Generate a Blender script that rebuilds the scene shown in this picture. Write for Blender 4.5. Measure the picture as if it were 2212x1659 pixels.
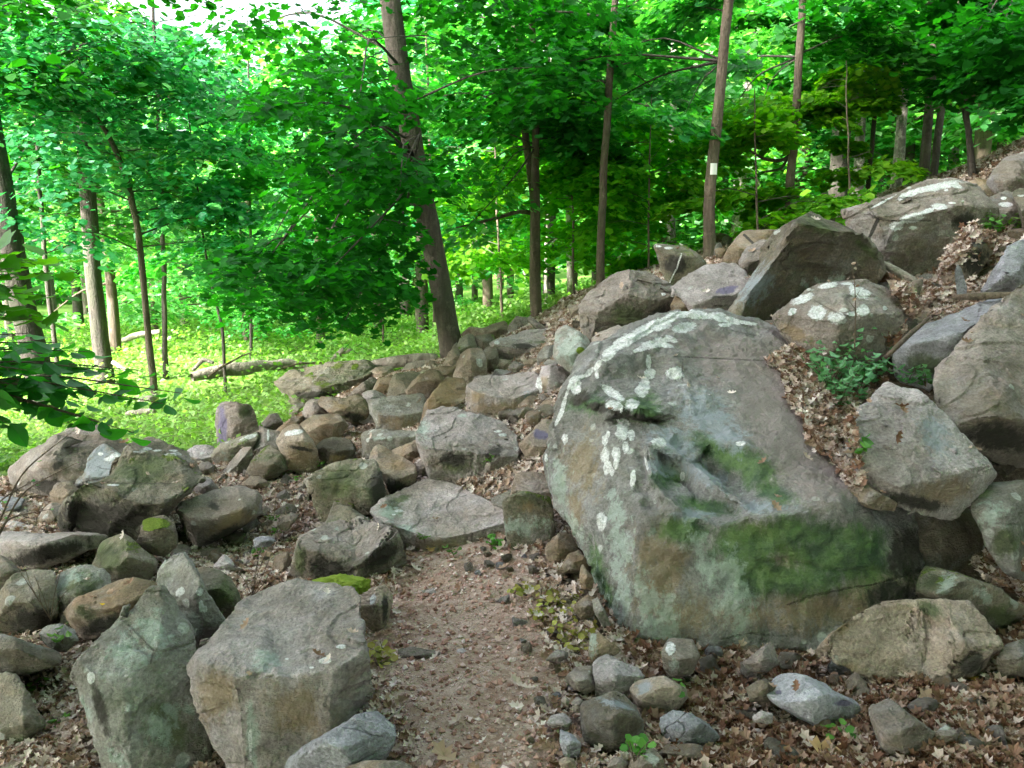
import bpy, bmesh, math, random
import numpy as np
from mathutils import Vector, Matrix
from mathutils.geometry import delaunay_2d_cdt
from mathutils.bvhtree import BVHTree
R = math.radians
random.seed(7); rng = np.random.default_rng(7)
scene = bpy.context.scene
for o in list(bpy.data.objects): bpy.data.objects.remove(o)
col = scene.collection
# ---------------------------------------------------------------- camera
CAMZ, PITCH, FOC = 1.6, 10.0, 0.8
cd = bpy.data.cameras.new('camera'); cam = bpy.data.objects.new('camera', cd); col.objects.link(cam)
cam.location = (0, 0, CAMZ); cam.rotation_euler = (R(90 - PITCH), 0, 0)
cd.sensor_width = 36; cd.lens = 36 * FOC; cd.clip_start = 0.05; cd.clip_end = 600
scene.camera = cam
# ---------------------------------------------------------------- light
SUN_EL, SUN_AZ = 38.0, -128.0          # azimuth measured from +Y towards +X
wd = bpy.data.worlds.new('World'); scene.world = wd; wd.use_nodes = True
nt = wd.node_tree; bg = nt.nodes['Background']
sky = nt.nodes.new('ShaderNodeTexSky'); sky.sky_type = 'NISHITA'; sky.sun_disc = False
sky.sun_elevation = R(SUN_EL); sky.sun_rotation = R(SUN_AZ); sky.dust_density = 6.0; sky.air_density = 1.0; sky.ozone_density = 1.0
hs = nt.nodes.new('ShaderNodeHueSaturation'); hs.inputs['Saturation'].default_value = .4; nt.links.new(sky.outputs[0], hs.inputs['Color']); nt.links.new(hs.outputs[0], bg.inputs[0]); bg.inputs[1].default_value = 0.15
sl = bpy.data.lights.new('sun', 'SUN'); sun = bpy.data.objects.new('sun', sl); col.objects.link(sun)
sl.energy = 5.0; sl.angle = R(4.0); sl.color = (1.0, 0.95, 0.86)
sd = Vector((math.sin(R(SUN_AZ)) * math.cos(R(SUN_EL)), math.cos(R(SUN_AZ)) * math.cos(R(SUN_EL)), math.sin(R(SUN_EL))))
sun.rotation_euler = sd.to_track_quat('Z', 'Y').to_euler(); sun.location = (-20, 20, 40)
scene.view_settings.view_transform = 'Standard'; scene.view_settings.look = 'None'
scene.view_settings.exposure = 2.87; scene.view_settings.gamma = 1; scene.view_settings.use_curve_mapping = False
scene.render.engine = 'CYCLES'
scene.cycles.max_bounces = 8; scene.cycles.transmission_bounces = 4; scene.cycles.diffuse_bounces = 4
# ---------------------------------------------------------------- pixel <-> world (photo measured at 2212 x 1659)
F = 2212 * FOC; CX, CY = 1106.0, 829.5
cp, sp = math.cos(R(PITCH)), math.sin(R(PITCH))
def W(px, py, D):
    u = (np.asarray(px, float) - CX) / F * D; v = (CY - np.asarray(py, float)) / F * D
    D = np.asarray(D, float) + 0 * u
    return np.stack([u, D * cp + v * sp, CAMZ + v * cp - D * sp], -1)
def PX(P):
    P = np.asarray(P, float); x = P[..., 0]; y = P[..., 1]; z = P[..., 2] - CAMZ
    D = y * cp - z * sp; v = y * sp + z * cp
    D = np.where(np.abs(D) < 1e-6, 1e-6, D)
    return CX + F * x / D, CY - F * v / D, D
# ---------------------------------------------------------------- noise
def _h(i, j, k, s):
    n = (i * 374761393 + j * 668265263 + k * 2147483647 + s * 974634777) & 0xffffffff
    n = ((n ^ (n >> 13)) * 1274126177) & 0xffffffff
    return ((n ^ (n >> 16)) & 0xffff) / 65535.0
def vnoise(P, s=0):
    P = np.asarray(P, float); f = np.floor(P).astype(np.int64); t = P - f; t = t * t * (3 - 2 * t)
    out = 0
    for dx in (0, 1):
        for dy in (0, 1):
            for dz in (0, 1):
                w = (t[:, 0] if dx else 1 - t[:, 0]) * (t[:, 1] if dy else 1 - t[:, 1]) * (t[:, 2] if dz else 1 - t[:, 2])
                out = out + w * _h(f[:, 0] + dx, f[:, 1] + dy, f[:, 2] + dz, s)
    return out * 2 - 1
def fbm(P, o=4, s=0, g=.5):
    a = 1; r = 0; P = np.asarray(P, float)
    for k in range(o): r = r + a * vnoise(P * 2 ** k + 17.3 * k, s + k); a *= g
    return r
# ---------------------------------------------------------------- scene helpers
def tag(o, label=None, cat=None, group=None, kind=None):
    if label: o['label'] = label
    if cat: o['category'] = cat
    if group: o['group'] = group
    if kind: o['kind'] = kind
    return o
def empty(name, loc):
    o = bpy.data.objects.new(name, None); col.objects.link(o); o.location = loc; o.empty_display_size = .1; return o
def mesh_np(name, V, Fc, mat, parent=None, attrs=None, smooth=True, origin=None):
    V = np.asarray(V, float); Fc = np.asarray(Fc, np.int64)
    if origin is not None: V = V - np.asarray(origin)
    me = bpy.data.meshes.new(name); n = Fc.shape[1]
    me.vertices.add(len(V)); me.vertices.foreach_set('co', V.astype(np.float32).ravel())
    me.loops.add(Fc.size); me.loops.foreach_set('vertex_index', Fc.astype(np.int32).ravel())
    me.polygons.add(len(Fc)); me.polygons.foreach_set('loop_start', np.arange(0, Fc.size, n, dtype=np.int32))
    try: me.polygons.foreach_set('loop_total', np.full(len(Fc), n, np.int32))
    except Exception: pass
    me.update(calc_edges=True)
    me.polygons.foreach_set('use_smooth', np.full(len(Fc), smooth))
    for k, a in (attrs or {}).items():
        at = me.attributes.new(k, 'FLOAT', 'POINT'); at.data.foreach_set('value', np.asarray(a, np.float32))
    me.materials.append(mat); me.update()
    o = bpy.data.objects.new(name, me); col.objects.link(o)
    if parent: o.parent = parent
    elif origin is not None: o.location = tuple(float(c) for c in origin)
    return o
# ---------------------------------------------------------------- materials
def newmat(name):
    m = bpy.data.materials.new(name); m.use_nodes = True; t = m.node_tree; b = t.nodes['Principled BSDF']
    return m, t, b
class G:
    """small node-graph helper"""
    def __init__(s, t, scale_rand=True):
        s.t = t; N = t.nodes; tc = N.new('ShaderNodeTexCoord'); oi = N.new('ShaderNodeObjectInfo')
        s.rand = oi.outputs['Random']; s.geo = N.new('ShaderNodeNewGeometry')
        v = N.new('ShaderNodeVectorMath'); v.operation = 'ADD'; m = N.new('ShaderNodeMath'); m.operation = 'MULTIPLY'; m.inputs[1].default_value = 37.0
        t.links.new(oi.outputs['Random'], m.inputs[0]); t.links.new(tc.outputs['Object'], v.inputs[0]); t.links.new(m.outputs[0], v.inputs[1])
        s.co = v.outputs[0]
    def lk(s, a, b): s.t.links.new(a, b)
    def val(s, x, inp):
        if hasattr(x, 'default_value') or hasattr(x, 'is_output'): s.lk(x, inp)
        else: inp.default_value = x
    def noise(s, sc, det=3, rough=.55, dist=0.0, co=None, stretch=None):
        n = s.t.nodes.new('ShaderNodeTexNoise'); n.inputs['Scale'].default_value = sc; n.inputs['Detail'].default_value = det
        n.inputs['Roughness'].default_value = rough; n.inputs['Distortion'].default_value = dist
        c = co or s.co
        if stretch:
            mp = s.t.nodes.new('ShaderNodeMapping'); mp.inputs['Scale'].default_value = stretch; mp.inputs['Rotation'].default_value = (.3, .5, .2); s.lk(c, mp.inputs[0]); c = mp.outputs[0]
        s.lk(c, n.inputs['Vector']); return n.outputs['Fac']
    def vor(s, sc, feat='F1', rnd=1.0, co=None):
        n = s.t.nodes.new('ShaderNodeTexVoronoi'); n.feature = feat; n.inputs['Scale'].default_value = sc; n.inputs['Randomness'].default_value = rnd
        s.lk(co or s.co, n.inputs['Vector']); return n
    def math(s, op, a, b=0.0, c=None, clamp=False):
        n = s.t.nodes.new('ShaderNodeMath'); n.operation = op; n.use_clamp = clamp
        s.val(a, n.inputs[0]); s.val(b, n.inputs[1])
        if c is not None: s.val(c, n.inputs[2])
        return n.outputs[0]
    def ramp(s, x, a, b, lo=0.0, hi=1.0, smooth=True):
        n = s.t.nodes.new('ShaderNodeMapRange'); n.interpolation_type = 'SMOOTHSTEP' if smooth else 'LINEAR'
        s.val(x, n.inputs['Value']); n.inputs['From Min'].default_value = a; n.inputs['From Max'].default_value = b
        n.inputs['To Min'].default_value = lo; n.inputs['To Max'].default_value = hi; return n.outputs[0]
    def mix(s, f, a, b, mode='MIX'):
        n = s.t.nodes.new('ShaderNodeMix'); n.data_type = 'RGBA'; n.blend_type = mode
        s.val(f, n.inputs[0])
        for x, i in ((a, 6), (b, 7)):
            if isinstance(x, tuple): n.inputs[i].default_value = (*x[:3], 1)
            else: s.lk(x, n.inputs[i])
        return n.outputs[2]
    def attr(s, name):
        n = s.t.nodes.new('ShaderNodeAttribute'); n.attribute_name = name; return n.outputs['Fac']
    def bump(s, h, strength, dist, nrm=None):
        n = s.t.nodes.new('ShaderNodeBump'); n.inputs['Strength'].default_value = strength; n.inputs['Distance'].default_value = dist
        s.lk(h, n.inputs['Height'])
        if nrm: s.lk(nrm, n.inputs['Normal'])
        return n.outputs[0]
    def hsv(s, c, h=.5, sa=1.0, v=1.0):
        n = s.t.nodes.new('ShaderNodeHueSaturation')
        s.val(h, n.inputs['Hue']); s.val(sa, n.inputs['Saturation']); s.val(v, n.inputs['Value']); s.lk(c, n.inputs['Color']); return n.outputs[0]
ROCKM = {}
def rock_mat(key):
    if key in ROCKM: return ROCKM[key]
    P = dict(gc=((.04, .055, .025), (.095, .125, .05)), c1=(.155, .135, .11), c2=(.25, .225, .20), moss=.0, green=.12, lich=.25, brown=.25, pale=.0)
    P.update({
        'grey': {}, 'brown': dict(c1=(.15, .115, .07), c2=(.24, .20, .15), brown=.6, green=.15),
        'tan': dict(c1=(.225, .185, .135), c2=(.33, .285, .23), green=.03, lich=.15, brown=.4),
        'pale': dict(c1=(.27, .25, .235), c2=(.40, .375, .37), green=.02, lich=.3, brown=.15),
        'blue': dict(c1=(.17, .175, .19), c2=(.29, .30, .325), green=.1, lich=.35, brown=.05),
        'step': dict(c1=(.26, .235, .21), c2=(.37, .34, .33), green=.06, lich=.25, brown=.3),
        'moss': dict(c1=(.14, .13, .095), c2=(.23, .215, .165), moss=.25, green=.45, lich=.3),
        'lichen': dict(c1=(.16, .155, .13), c2=(.26, .26, .235), green=.25, lich=.8, brown=.15),
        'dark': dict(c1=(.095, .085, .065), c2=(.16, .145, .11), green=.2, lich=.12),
        'boulder': dict(gc=((.03, .075, .03), (.085, .17, .045)), c1=(.16, .16, .148), c2=(.245, .25, .24), green=.12, lich=.3, brown=.12),
    }[key])
    m, t, b = newmat('rock_' + key); g = G(t)
    n1 = g.noise(2.3, 4, .6, .6); n2 = g.noise(11, 5, .65); n3 = g.noise(85, 3, .7); n4 = g.noise(3.1, 5, .6, 1.2, stretch=(1, 1, 4.5))
    c = g.mix(g.ramp(n1, .35, .65), P['c1'], P['c2'])
    c = g.mix(g.ramp(n4, .45, .75, 0, P['brown']), c, (.23, .15, .075))
    c = g.mix(g.ramp(g.noise(4.7, 4, .6, .5), .5, .75, 0, .35), c, (.33, .35, .38))
    c = g.mix(g.math('MULTIPLY', g.ramp(g.noise(3.7, 6, .72), .5, .66), P['green'] * 1.5), c, (.085, .12, .055))
    # crusty pale lichen: soft patches and small round colonies
    sp1 = g.vor(13); sel = t.nodes.new('ShaderNodeSeparateColor'); t.links.new(sp1.outputs['Color'], sel.inputs[0])
    rad = g.ramp(sel.outputs[0], 1 - P['lich'] * .55, 1, 0, .34)
    dd = g.math('ADD', sp1.outputs['Distance'], g.math('MULTIPLY', g.math('SUBTRACT', n3, .5), .22))
    spot = g.math('MULTIPLY', g.ramp(g.math('SUBTRACT', rad, dd), -.02, .05), .6)
    c = g.mix(spot, c, (.47, .52, .48))
    c = g.mix(g.math('MULTIPLY', g.ramp(g.noise(5.3, 7, .75), .56, .68), P['lich'] * .75), c, (.37, .40, .375))
    fl = g.ramp(g.noise(46, 4, .8), .62, .70); c = g.mix(g.math('MULTIPLY', fl, P['lich'] * .6), c, (.50, .55, .55))
    mul = g.math('MULTIPLY', g.ramp(n2, .25, .75, .64, 1.25, False), g.ramp(n3, .25, .75, .58, 1.36, False))
    c = g.mix(1.0, c, g.math('MULTIPLY', mul, g.ramp(g.rand, 0, 1, .85, 1.15, False)), 'MULTIPLY')
    # painted-on marks: brown, green, moss, white lichen, and shade as dark
    nz = g.math('SUBTRACT', g.noise(17, 6, .75), .5); nzb = g.math('SUBTRACT', g.noise(6, 6, .75), .5)
    strk = g.math('SUBTRACT', g.noise(26, 5, .8, .3, stretch=(1, 1, .35)), .5); gate = {}
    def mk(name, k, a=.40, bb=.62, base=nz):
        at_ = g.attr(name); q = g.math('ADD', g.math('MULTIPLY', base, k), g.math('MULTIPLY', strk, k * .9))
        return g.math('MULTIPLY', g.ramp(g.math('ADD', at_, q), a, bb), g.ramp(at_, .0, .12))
    c = g.mix(g.math('MULTIPLY', mk('slab', .8, .25, .7, nzb), .85), c, g.mix(n2, (.20, .165, .15), (.255, .225, .21)))
    c = g.mix(g.math('MULTIPLY', mk('ochre', 1.5, .3, .85, nzb), .6), c, g.mix(n2, (.17, .12, .05), (.26, .20, .10)))
    c = g.mix(g.math('MULTIPLY', mk('green', 1.1, .3, .75, nzb), .85), c, g.mix(g.ramp(n2, .35, .65), P['gc'][0], P['gc'][1]))
    c = g.mix(g.math('MULTIPLY', mk('mint', 2.2, .35, .85), .6), c, g.mix(n3, (.25, .33, .28), (.42, .52, .47)))
    c = g.mix(g.math('MULTIPLY', mk('blue', 1.6, .35, .8), .7), c, (.25, .30, .33))
    c = g.mix(mk('dark', .9, .35, .7), c, (.045, .043, .036))  # shade painted on undersides, side faces and hollows, plus dark slots
    c = g.mix(mk('purple', .7), c, (.13, .12, .18))
    ln = g.math('ADD', g.math('MULTIPLY', nz, .75), g.math('MULTIPLY', g.math('SUBTRACT', g.noise(60, 5, .8), .5), .55))
    lw = g.math('MULTIPLY', g.math('MULTIPLY', g.ramp(g.math('ADD', g.attr('lichen'), ln), .44, .56), g.ramp(g.attr('lichen'), .0, .15)), g.ramp(g.noise(38, 4, .75), .28, .5, .45, 1)); c = g.mix(lw, c, g.mix(g.ramp(n3, .3, .7), (.36, .39, .37), (.70, .73, .73)))
    up = t.nodes.new('ShaderNodeSeparateXYZ'); t.links.new(g.geo.outputs['Normal'], up.inputs[0])
    ms = g.math('ADD', g.attr('moss'), g.math('MULTIPLY', nz, .6))
    msr = g.ramp(ms, .45, .55)
    if P['moss'] > 0:
        mz = g.ramp(g.math('ADD', g.noise(5, 5, .7), g.math('MULTIPLY', up.outputs[2], .12)), .74 - P['moss'] * .3, .80 - P['moss'] * .25)
        msr = g.math('MAXIMUM', msr, g.math('MULTIPLY', mz, .8))
    c = g.mix(msr, c, g.mix(n3, (.05, .10, .008), (.19, .28, .02)))
    cr = g.vor(2.1, 'DISTANCE_TO_EDGE', 1.0)
    wv = t.nodes.new('ShaderNodeVectorMath'); wv.operation = 'ADD'
    nn = t.nodes.new('ShaderNodeTexNoise'); nn.inputs['Scale'].default_value = 3; nn.inputs['Detail'].default_value = 4; t.links.new(g.co, nn.inputs['Vector'])
    sc = t.nodes.new('ShaderNodeVectorMath'); sc.operation = 'SCALE'; sc.inputs['Scale'].default_value = .5
    t.links.new(nn.outputs['Color'], sc.inputs[0]); t.links.new(g.co, wv.inputs[0]); t.links.new(sc.outputs[0], wv.inputs[1]); t.links.new(wv.outputs[0], cr.inputs['Vector'])
    crack = g.math('MULTIPLY', g.ramp(cr.outputs['Distance'], 0.0, .012, .7, 0), g.ramp(g.noise(1.7, 2), .70, .76))
    ck2 = g.math('MAXIMUM', crack, g.math('MULTIPLY', mk('crack', .9, .45, .7), .5))
    c = g.mix(g.math('MULTIPLY', ck2, .8), c, (.03, .028, .022))
    c = g.mix(1.0, c, (1.04, 1.01, 1.02), 'MULTIPLY')
    t.links.new(c, b.inputs['Base Color']); b.inputs['Roughness'].default_value = .88; b.inputs['Specular IOR Level'].default_value = .25
    h = g.math('ADD', g.math('MULTIPLY', n2, .9), g.math('MULTIPLY', n3, .28))
    h = g.math('ADD', h, g.math('MULTIPLY', g.noise(30, 4, .7, .5, stretch=(1, 1, 3)), .5))
    h = g.math('SUBTRACT', h, g.math('MULTIPLY', ck2, 1.2)); h = g.math('ADD', h, g.math('MULTIPLY', lw, .12)); h = g.math('ADD', h, g.math('MULTIPLY', msr, g.noise(160, 2)))
    t.links.new(g.bump(h, 1.0, .028), b.inputs['Normal'])
    ROCKM[key] = m; return m
# ---------------------------------------------------------------- terrain
CT = [  # (px, py, depth) read off the photograph, z follows
 (1000,1659,2.52),(1000,1200,4.1),(1000,1050,4.75),(1000,900,6.0),(1100,810,6.9),(1150,700,8.0),(975,770,8.8),(1250,665,8.4),(1330,705,6.3),(1450,665,6.2),(1330,640,7.6),(1560,590,7.2),(1620,560,7.6),
 (1525,560,8.8),(1703,470,11),(1935,445,13),(2100,402,9.0),(2190,440,7.8),(1600,640,6.2),(1900,640,5.9),(2100,600,5.6),(1750,800,4.6),
 (1350,1420,3.16),(1600,1500,2.94),(1650,1410,3.25),(1900,1390,3.3),(1950,1480,2.96),(2150,1500,2.88),(2100,1240,3.6),(1500,1659,2.46),(2150,1659,2.4),(1250,1300,3.5),(1150,1150,4.2),
 (600,1659,2.6),(100,1600,2.85),(100,1300,3.9),(250,1150,4.6),(550,1150,4.75),(650,1250,4.0),(700,1000,5.8),(850,920,6.6),(450,985,6.9),(560,930,7.8),(700,875,7.5),
 (850,812,8.0),(60,1000,6.0),(200,920,9),(480,850,10.8),(500,780,14),(250,720,20),(0,800,13),(800,755,14),(1050,700,14),(700,700,22),(1300,640,14),(1200,660,22),(1500,560,20),
]
def _fit():
    pts = [W(a, b, c) for a, b, c in CT]
    pts += [np.array(p, float) for p in [(0,-2,.0),(-4,-2,-.2),(4,-2,.3),(-4,2.5,-.2),(3.5,2.5,.35),(4.5,5,2.2),(6,8,3.2),(9,12,3.3),(10,20,3.0),(18,10,5),(16,30,2.4),(5,30,.3),(-10,30,-1.3),(-25,30,-2),(-20,10,-1.5),(-9,5,-.8),(0,35,-.6),(9,26,1.4),(-9,14,-.6)]]
    pts = np.array(pts); X = pts[:, :2]; n = len(X)
    r = np.sqrt(((X[:, None] - X[None]) ** 2).sum(-1)); K = np.where(r > 0, r * r * np.log(r + 1e-9), 0) + .02 * np.eye(n)
    A = np.zeros((n + 3, n + 3)); A[:n, :n] = K; A[:n, n] = 1; A[:n, n + 1:] = X; A[n, :n] = 1; A[n + 1:, :n] = X.T
    w = np.linalg.solve(A, np.r_[pts[:, 2], 0, 0, 0]); return X, w
TX, TW = _fit()
def H(x, y):
    x = np.asarray(x, float).ravel(); y = np.asarray(y, float).ravel(); xc = np.clip(x, -22, 18); yc = np.clip(y, -3, 34)
    r = np.sqrt((xc[:, None] - TX[None, :, 0]) ** 2 + (yc[:, None] - TX[None, :, 1]) ** 2)
    z = (np.where(r > 0, r * r * np.log(r + 1e-9), 0) @ TW[:len(TX)]) + TW[-3] + TW[-2] * xc + TW[-1] * yc
    far = np.hypot(x - xc, y - yc); z = z + np.clip(far - 20, 0, 60) * .22
    q = np.stack([x * .9, y * .9, 0 * x], -1)
    return z + .035 * fbm(q, 3, 5) + .012 * fbm(q * 7, 3, 9)
_Ds = np.concatenate([np.arange(1.8, 12, .04), np.arange(12, 60, .25)])
def ground_depth(px, py):
    P = W(np.full(len(_Ds), float(px)), float(py), _Ds); d = P[:, 2] - H(P[:, 0], P[:, 1]); i = np.argmax(d < 0)
    return float(_Ds[i]) if d[i] < 0 else 30.0
# ---------------------------------------------------------------- rocks
CROP = dict(P=(0,0,1),A=(0,829.5,.25),B=(0,1244,.25),C=(553,1244,.25),D=(553,829.5,.25),E=(1106,829.5,.25),F=(1106,1244,.25),G=(1659,1244,.25),H=(1659,829.5,.25),
            I=(553,622,.25),J=(898.6,587.5,.25),K=(1209.6,432,.25),L=(1659,345.6,.25),M=(0,553,.25))
def pts(cr, s):
    ox, oy, k = CROP[cr]; out = []
    for w in s.split():
        a = [float(q) for q in w.split(',')]; out.append((ox + a[0] * k, oy + a[1] * k) + tuple(a[2:]))
    return out
def refine(V, T, L, rounds=7):
    bm = bmesh.new()
    vs = [bm.verts.new(v) for v in V]
    for f in T:
        try: bm.faces.new([vs[i] for i in f])
        except ValueError: pass
    for _ in range(rounds):
        es = [e for e in bm.edges if e.calc_length() > L * 1.4]
        if not es: break
        bmesh.ops.subdivide_edges(bm, edges=es, cuts=1)
        bmesh.ops.triangulate(bm, faces=[f for f in bm.faces if len(f.verts) > 3])
    bmesh.ops.recalc_face_normals(bm, faces=bm.faces)
    bm.verts.index_update()
    V = np.array([v.co for v in bm.verts]); T = np.array([[v.index for v in f.verts] for f in bm.faces]); bm.free()
    return V, T
def edges_of(T):
    E = np.sort(np.concatenate([T[:, [0, 1]], T[:, [1, 2]], T[:, [2, 0]]]), 1); return np.unique(E, axis=0)
def biggest(V, T):
    lab = np.arange(len(V)); E = edges_of(T)
    while True:
        m = np.minimum(lab[E[:, 0]], lab[E[:, 1]]); n = lab.copy(); np.minimum.at(n, E[:, 0], m); np.minimum.at(n, E[:, 1], m); n = n[n]
        if (n == lab).all(): break
        lab = n
    k = np.bincount(lab[T[:, 0]]).argmax(); T = T[lab[T[:, 0]] == k]; u, inv = np.unique(T, return_inverse=True); return V[u], inv.reshape(T.shape)
def smooth(V, T, n, k=.5, w=None):
    E = edges_of(T); deg = np.bincount(E.ravel(), minlength=len(V))[:, None].clip(1)
    for _ in range(n):
        S = np.zeros_like(V); np.add.at(S, E[:, 0], V[E[:, 1]]); np.add.at(S, E[:, 1], V[E[:, 0]])
        V = V + (S / deg - V) * (k if w is None else k * w[:, None])
    return V
def subdiv(V, T):
    E = edges_of(T); key = {}; n = len(V)
    code = E[:, 0] * n + E[:, 1]; mid = (V[E[:, 0]] + V[E[:, 1]]) / 2
    def idx(a, b):
        lo = np.minimum(a, b); hi = np.maximum(a, b); return n + np.searchsorted(code, lo * n + hi)
    a, b, c = T.T; ab, bc, ca = idx(a, b), idx(b, c), idx(c, a)
    T2 = np.concatenate([np.stack(x, 1) for x in ((a, ab, ca), (ab, b, bc), (ca, bc, c), (ab, bc, ca))])
    return np.concatenate([V, mid]), T2
def vnormals(V, T):
    fn = np.cross(V[T[:, 1]] - V[T[:, 0]], V[T[:, 2]] - V[T[:, 0]]); N = np.zeros_like(V)
    for k in range(3): np.add.at(N, T[:, k], fn)
    return N / (np.linalg.norm(N, axis=1, keepdims=True) + 1e-12)
BV, BT, BN = [], [], 0      # everything solid, for dropping leaves on
def add_bvh(V, T):
    global BN
    BV.append(V); BT.append(T + BN); BN += len(V)
def mark_attrs(V, marks):
    out = {}
    if not marks: return out
    x, y, d = PX(V)
    for kind, cr, s in marks:
        ox, oy, k = CROP[cr]; a = out.setdefault(kind, np.zeros(len(V)))
        for w in s.split():
            q = [float(c) for c in w.split(',')]
            if len(q) == 3: q.insert(3, q[2])
            mx, my, rx, ry = ox + q[0] * k, oy + q[1] * k, q[2] * k, q[3] * k; an = R(q[4]) if len(q) > 4 else 0
            dx, dy = x - mx, y - my; u = (dx * math.cos(an) + dy * math.sin(an)) / rx; v = (-dx * math.sin(an) + dy * math.cos(an)) / ry
            np.maximum(a, np.clip(1.0 - .5 * np.hypot(u, v), 0, 1), out=a)
    return out
def line_marks(V, kind, cr, s, wpx, out):
    """a thin mark along a polyline (cracks, veins)"""
    x, y, d = PX(V); P = pts(cr, s); a = out.setdefault(kind, np.zeros(len(V)))
    for (x0, y0), (x1, y1) in zip(P[:-1], P[1:]):
        t = np.clip(((x - x0) * (x1 - x0) + (y - y0) * (y1 - y0)) / max(1e-6, (x1 - x0) ** 2 + (y1 - y0) ** 2), 0, 1)
        r = np.hypot(x - x0 - t * (x1 - x0), y - y0 - t * (y1 - y0)); np.maximum(a, np.clip(1 - .5 * r / wpx, 0, 1), out=a)
ROCKS = []
def facet(V, T, K, rr, k=.8, aw=.55):
    """break the surface into flat fracture faces: cluster by normal and place, pull each cluster onto its plane"""
    C = V.mean(0); Sz = V.std(0).mean() + 1e-9; Nn = vnormals(V, T)
    for _ in range(3): Nn = smooth(Nn, T, 1, .6)
    Nn /= np.linalg.norm(Nn, axis=1, keepdims=True) + 1e-9; X = np.c_[Nn, (V - C) / Sz * aw * .5]
    Q = X[rr.choice(len(X), 1)]
    x2 = (X * X).sum(1)
    dm_ = x2 + (Q[0] ** 2).sum() - 2 * X @ Q[0]
    while len(Q) < K:
        p_ = np.clip(dm_, 0, None); q_ = X[rr.choice(len(X), 1, p=p_ / p_.sum())]; Q = np.r_[Q, q_]; dm_ = np.minimum(dm_, x2 + (q_ ** 2).sum() - 2 * X @ q_[0])
    for _ in range(4):
        lab = ((Q * Q).sum(1)[None] - 2 * X @ Q.T).argmin(1); cn = np.bincount(lab, minlength=K).clip(1); Q = np.stack([np.bincount(lab, X[:, c], K) / cn for c in range(X.shape[1])], 1)
    tgt = V.copy()
    for j in range(K):
        m = lab == j
        if m.sum() < 4: continue
        c = V[m].mean(0); n = Nn[m].mean(0); n /= np.linalg.norm(n) + 1e-9; tgt[m] = V[m] - np.outer(((V[m] - c) @ n), n) * k
    return tgt
def rock(cr, label, outline, ridge=None, mat='grey', D=None, dD=0., kt=1.4, kb=.18, th=.75, side=.22, cre=(), marks=(), lines=(), name='rock', cat='rock', group=None, chip=7, nz=1.0, fine=1, sm=1, seed=None, pit=True, kf=None):
    seed = len(ROCKS) + 11 if seed is None else seed; rr = np.random.default_rng(seed)
    O = pts(cr, outline); n = len(O); ox = np.array([p[0] for p in O]); oy = np.array([p[1] for p in O])
    a_, b_ = (ox.min() + ox.max()) / 2, (oy.min() + oy.max()) / 2; ox = a_ + (ox - a_) * 1.075; oy = b_ + (oy - b_) * 1.07; oy = oy + np.clip((oy - b_) / (oy.max() - b_), 0, 1) * (oy.max() - oy.min()) * .045
    kt *= 1.28 if kt < 1.8 else 1.0
    xm, w = (ox.min() + ox.max()) / 2, (ox.max() - ox.min()) / 2; hh = oy.max() - oy.min()
    Rg = pts(cr, ridge) if ridge else None
    if D is None:
        low = np.argsort(oy)[-2:]; D = ground_depth(float(ox[low].mean()), float(oy.max()) - .06 * hh) + dD
    elif pit:
        g_ = ground_depth(float(ox[int(oy.argmax())]), float(oy.max()) - 2); D = g_ + .08 if D > g_ + .12 else (D + .55 * min(g_ - D, .9) if D < g_ - .25 and D > 4.6 else D)
    S = 2 * w / F * D; Sh = hh / F * D; SS = math.sqrt(S * Sh)
    if Rg:
        rx = np.array([p[0] for p in Rg]); ry = np.array([p[1] for p in Rg])
        o_ = np.argsort(rx)
        def yr(x): return np.interp(x, rx[o_], ry[o_])
    else:
        def yr(x): return oy.min() + .45 * hh + 0 * np.asarray(x, float)
    def dep(x, y):
        q = (yr(x) - y) / F * D; d = np.where(q > 0, kt * q, -kb * q); u = np.abs((x - xm) / w)
        return d + side * S * u ** 2.3
    V2 = [Vector((a, b)) for a, b in zip(ox, oy)]; dd = list(dep(ox, oy) + [(p[2] if len(p) > 2 else .06 * SS) for p in O])
    E = [(i, (i + 1) % n) for i in range(n)]
    def chain(L, base=0.0):
        prev = None
        for p in L:
            j = min(range(len(V2)), key=lambda i: (V2[i].x - p[0]) ** 2 + (V2[i].y - p[1]) ** 2)
            if (V2[j].x - p[0]) ** 2 + (V2[j].y - p[1]) ** 2 > (.07 * min(2 * w, hh)) ** 2:
                V2.append(Vector(p[:2])); dd.append(float(dep(np.array(p[0]), np.array(p[1]))) + (p[2] if len(p) > 2 else base)); j = len(V2) - 1
            if prev is not None and prev != j: E.append((prev, j))
            prev = j
    if Rg: chain(Rg)
    for c in cre: chain(pts(cr, c), -.05 * SS)
    if not Rg and not cre:
        for a, b in ((.0, .0), (-.35, .05), (.35, -.05), (.0, .3), (0, -.28)):
            p = Vector((ox.mean() + a * w, oy.mean() + b * hh)); V2.append(p); dd.append(float(dep(np.array(p.x), np.array(p.y))) - .07 * SS)
    r = delaunay_2d_cdt(V2, E, [list(range(n))], 1, 1e-4)
    nv, nf, ov = r[0], r[2], r[3]
    N2 = np.array([(v.x, v.y) for v in nv]); d = np.zeros(len(nv))
    for i in range(len(nv)):
        own = ov[i]
        if own: d[i] = dd[own[0]]
        else:
            q = np.hypot(N2[i, 0] - np.array([v.x for v in V2]), N2[i, 1] - np.array([v.y for v in V2])); k = np.argsort(q)[:3]; ww = 1 / (q[k] + 1e-3)
            d[i] = (np.array(dd)[k] * ww).sum() / ww.sum()
    V = list(W(N2[:, 0], N2[:, 1], D + d)); T = [tuple(f) if len(f) == 3 else None for f in nf]; T = [t for t in T if t]
    # closing half: boundary loop of the front sheet, pushed back
    cnt = {}
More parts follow.
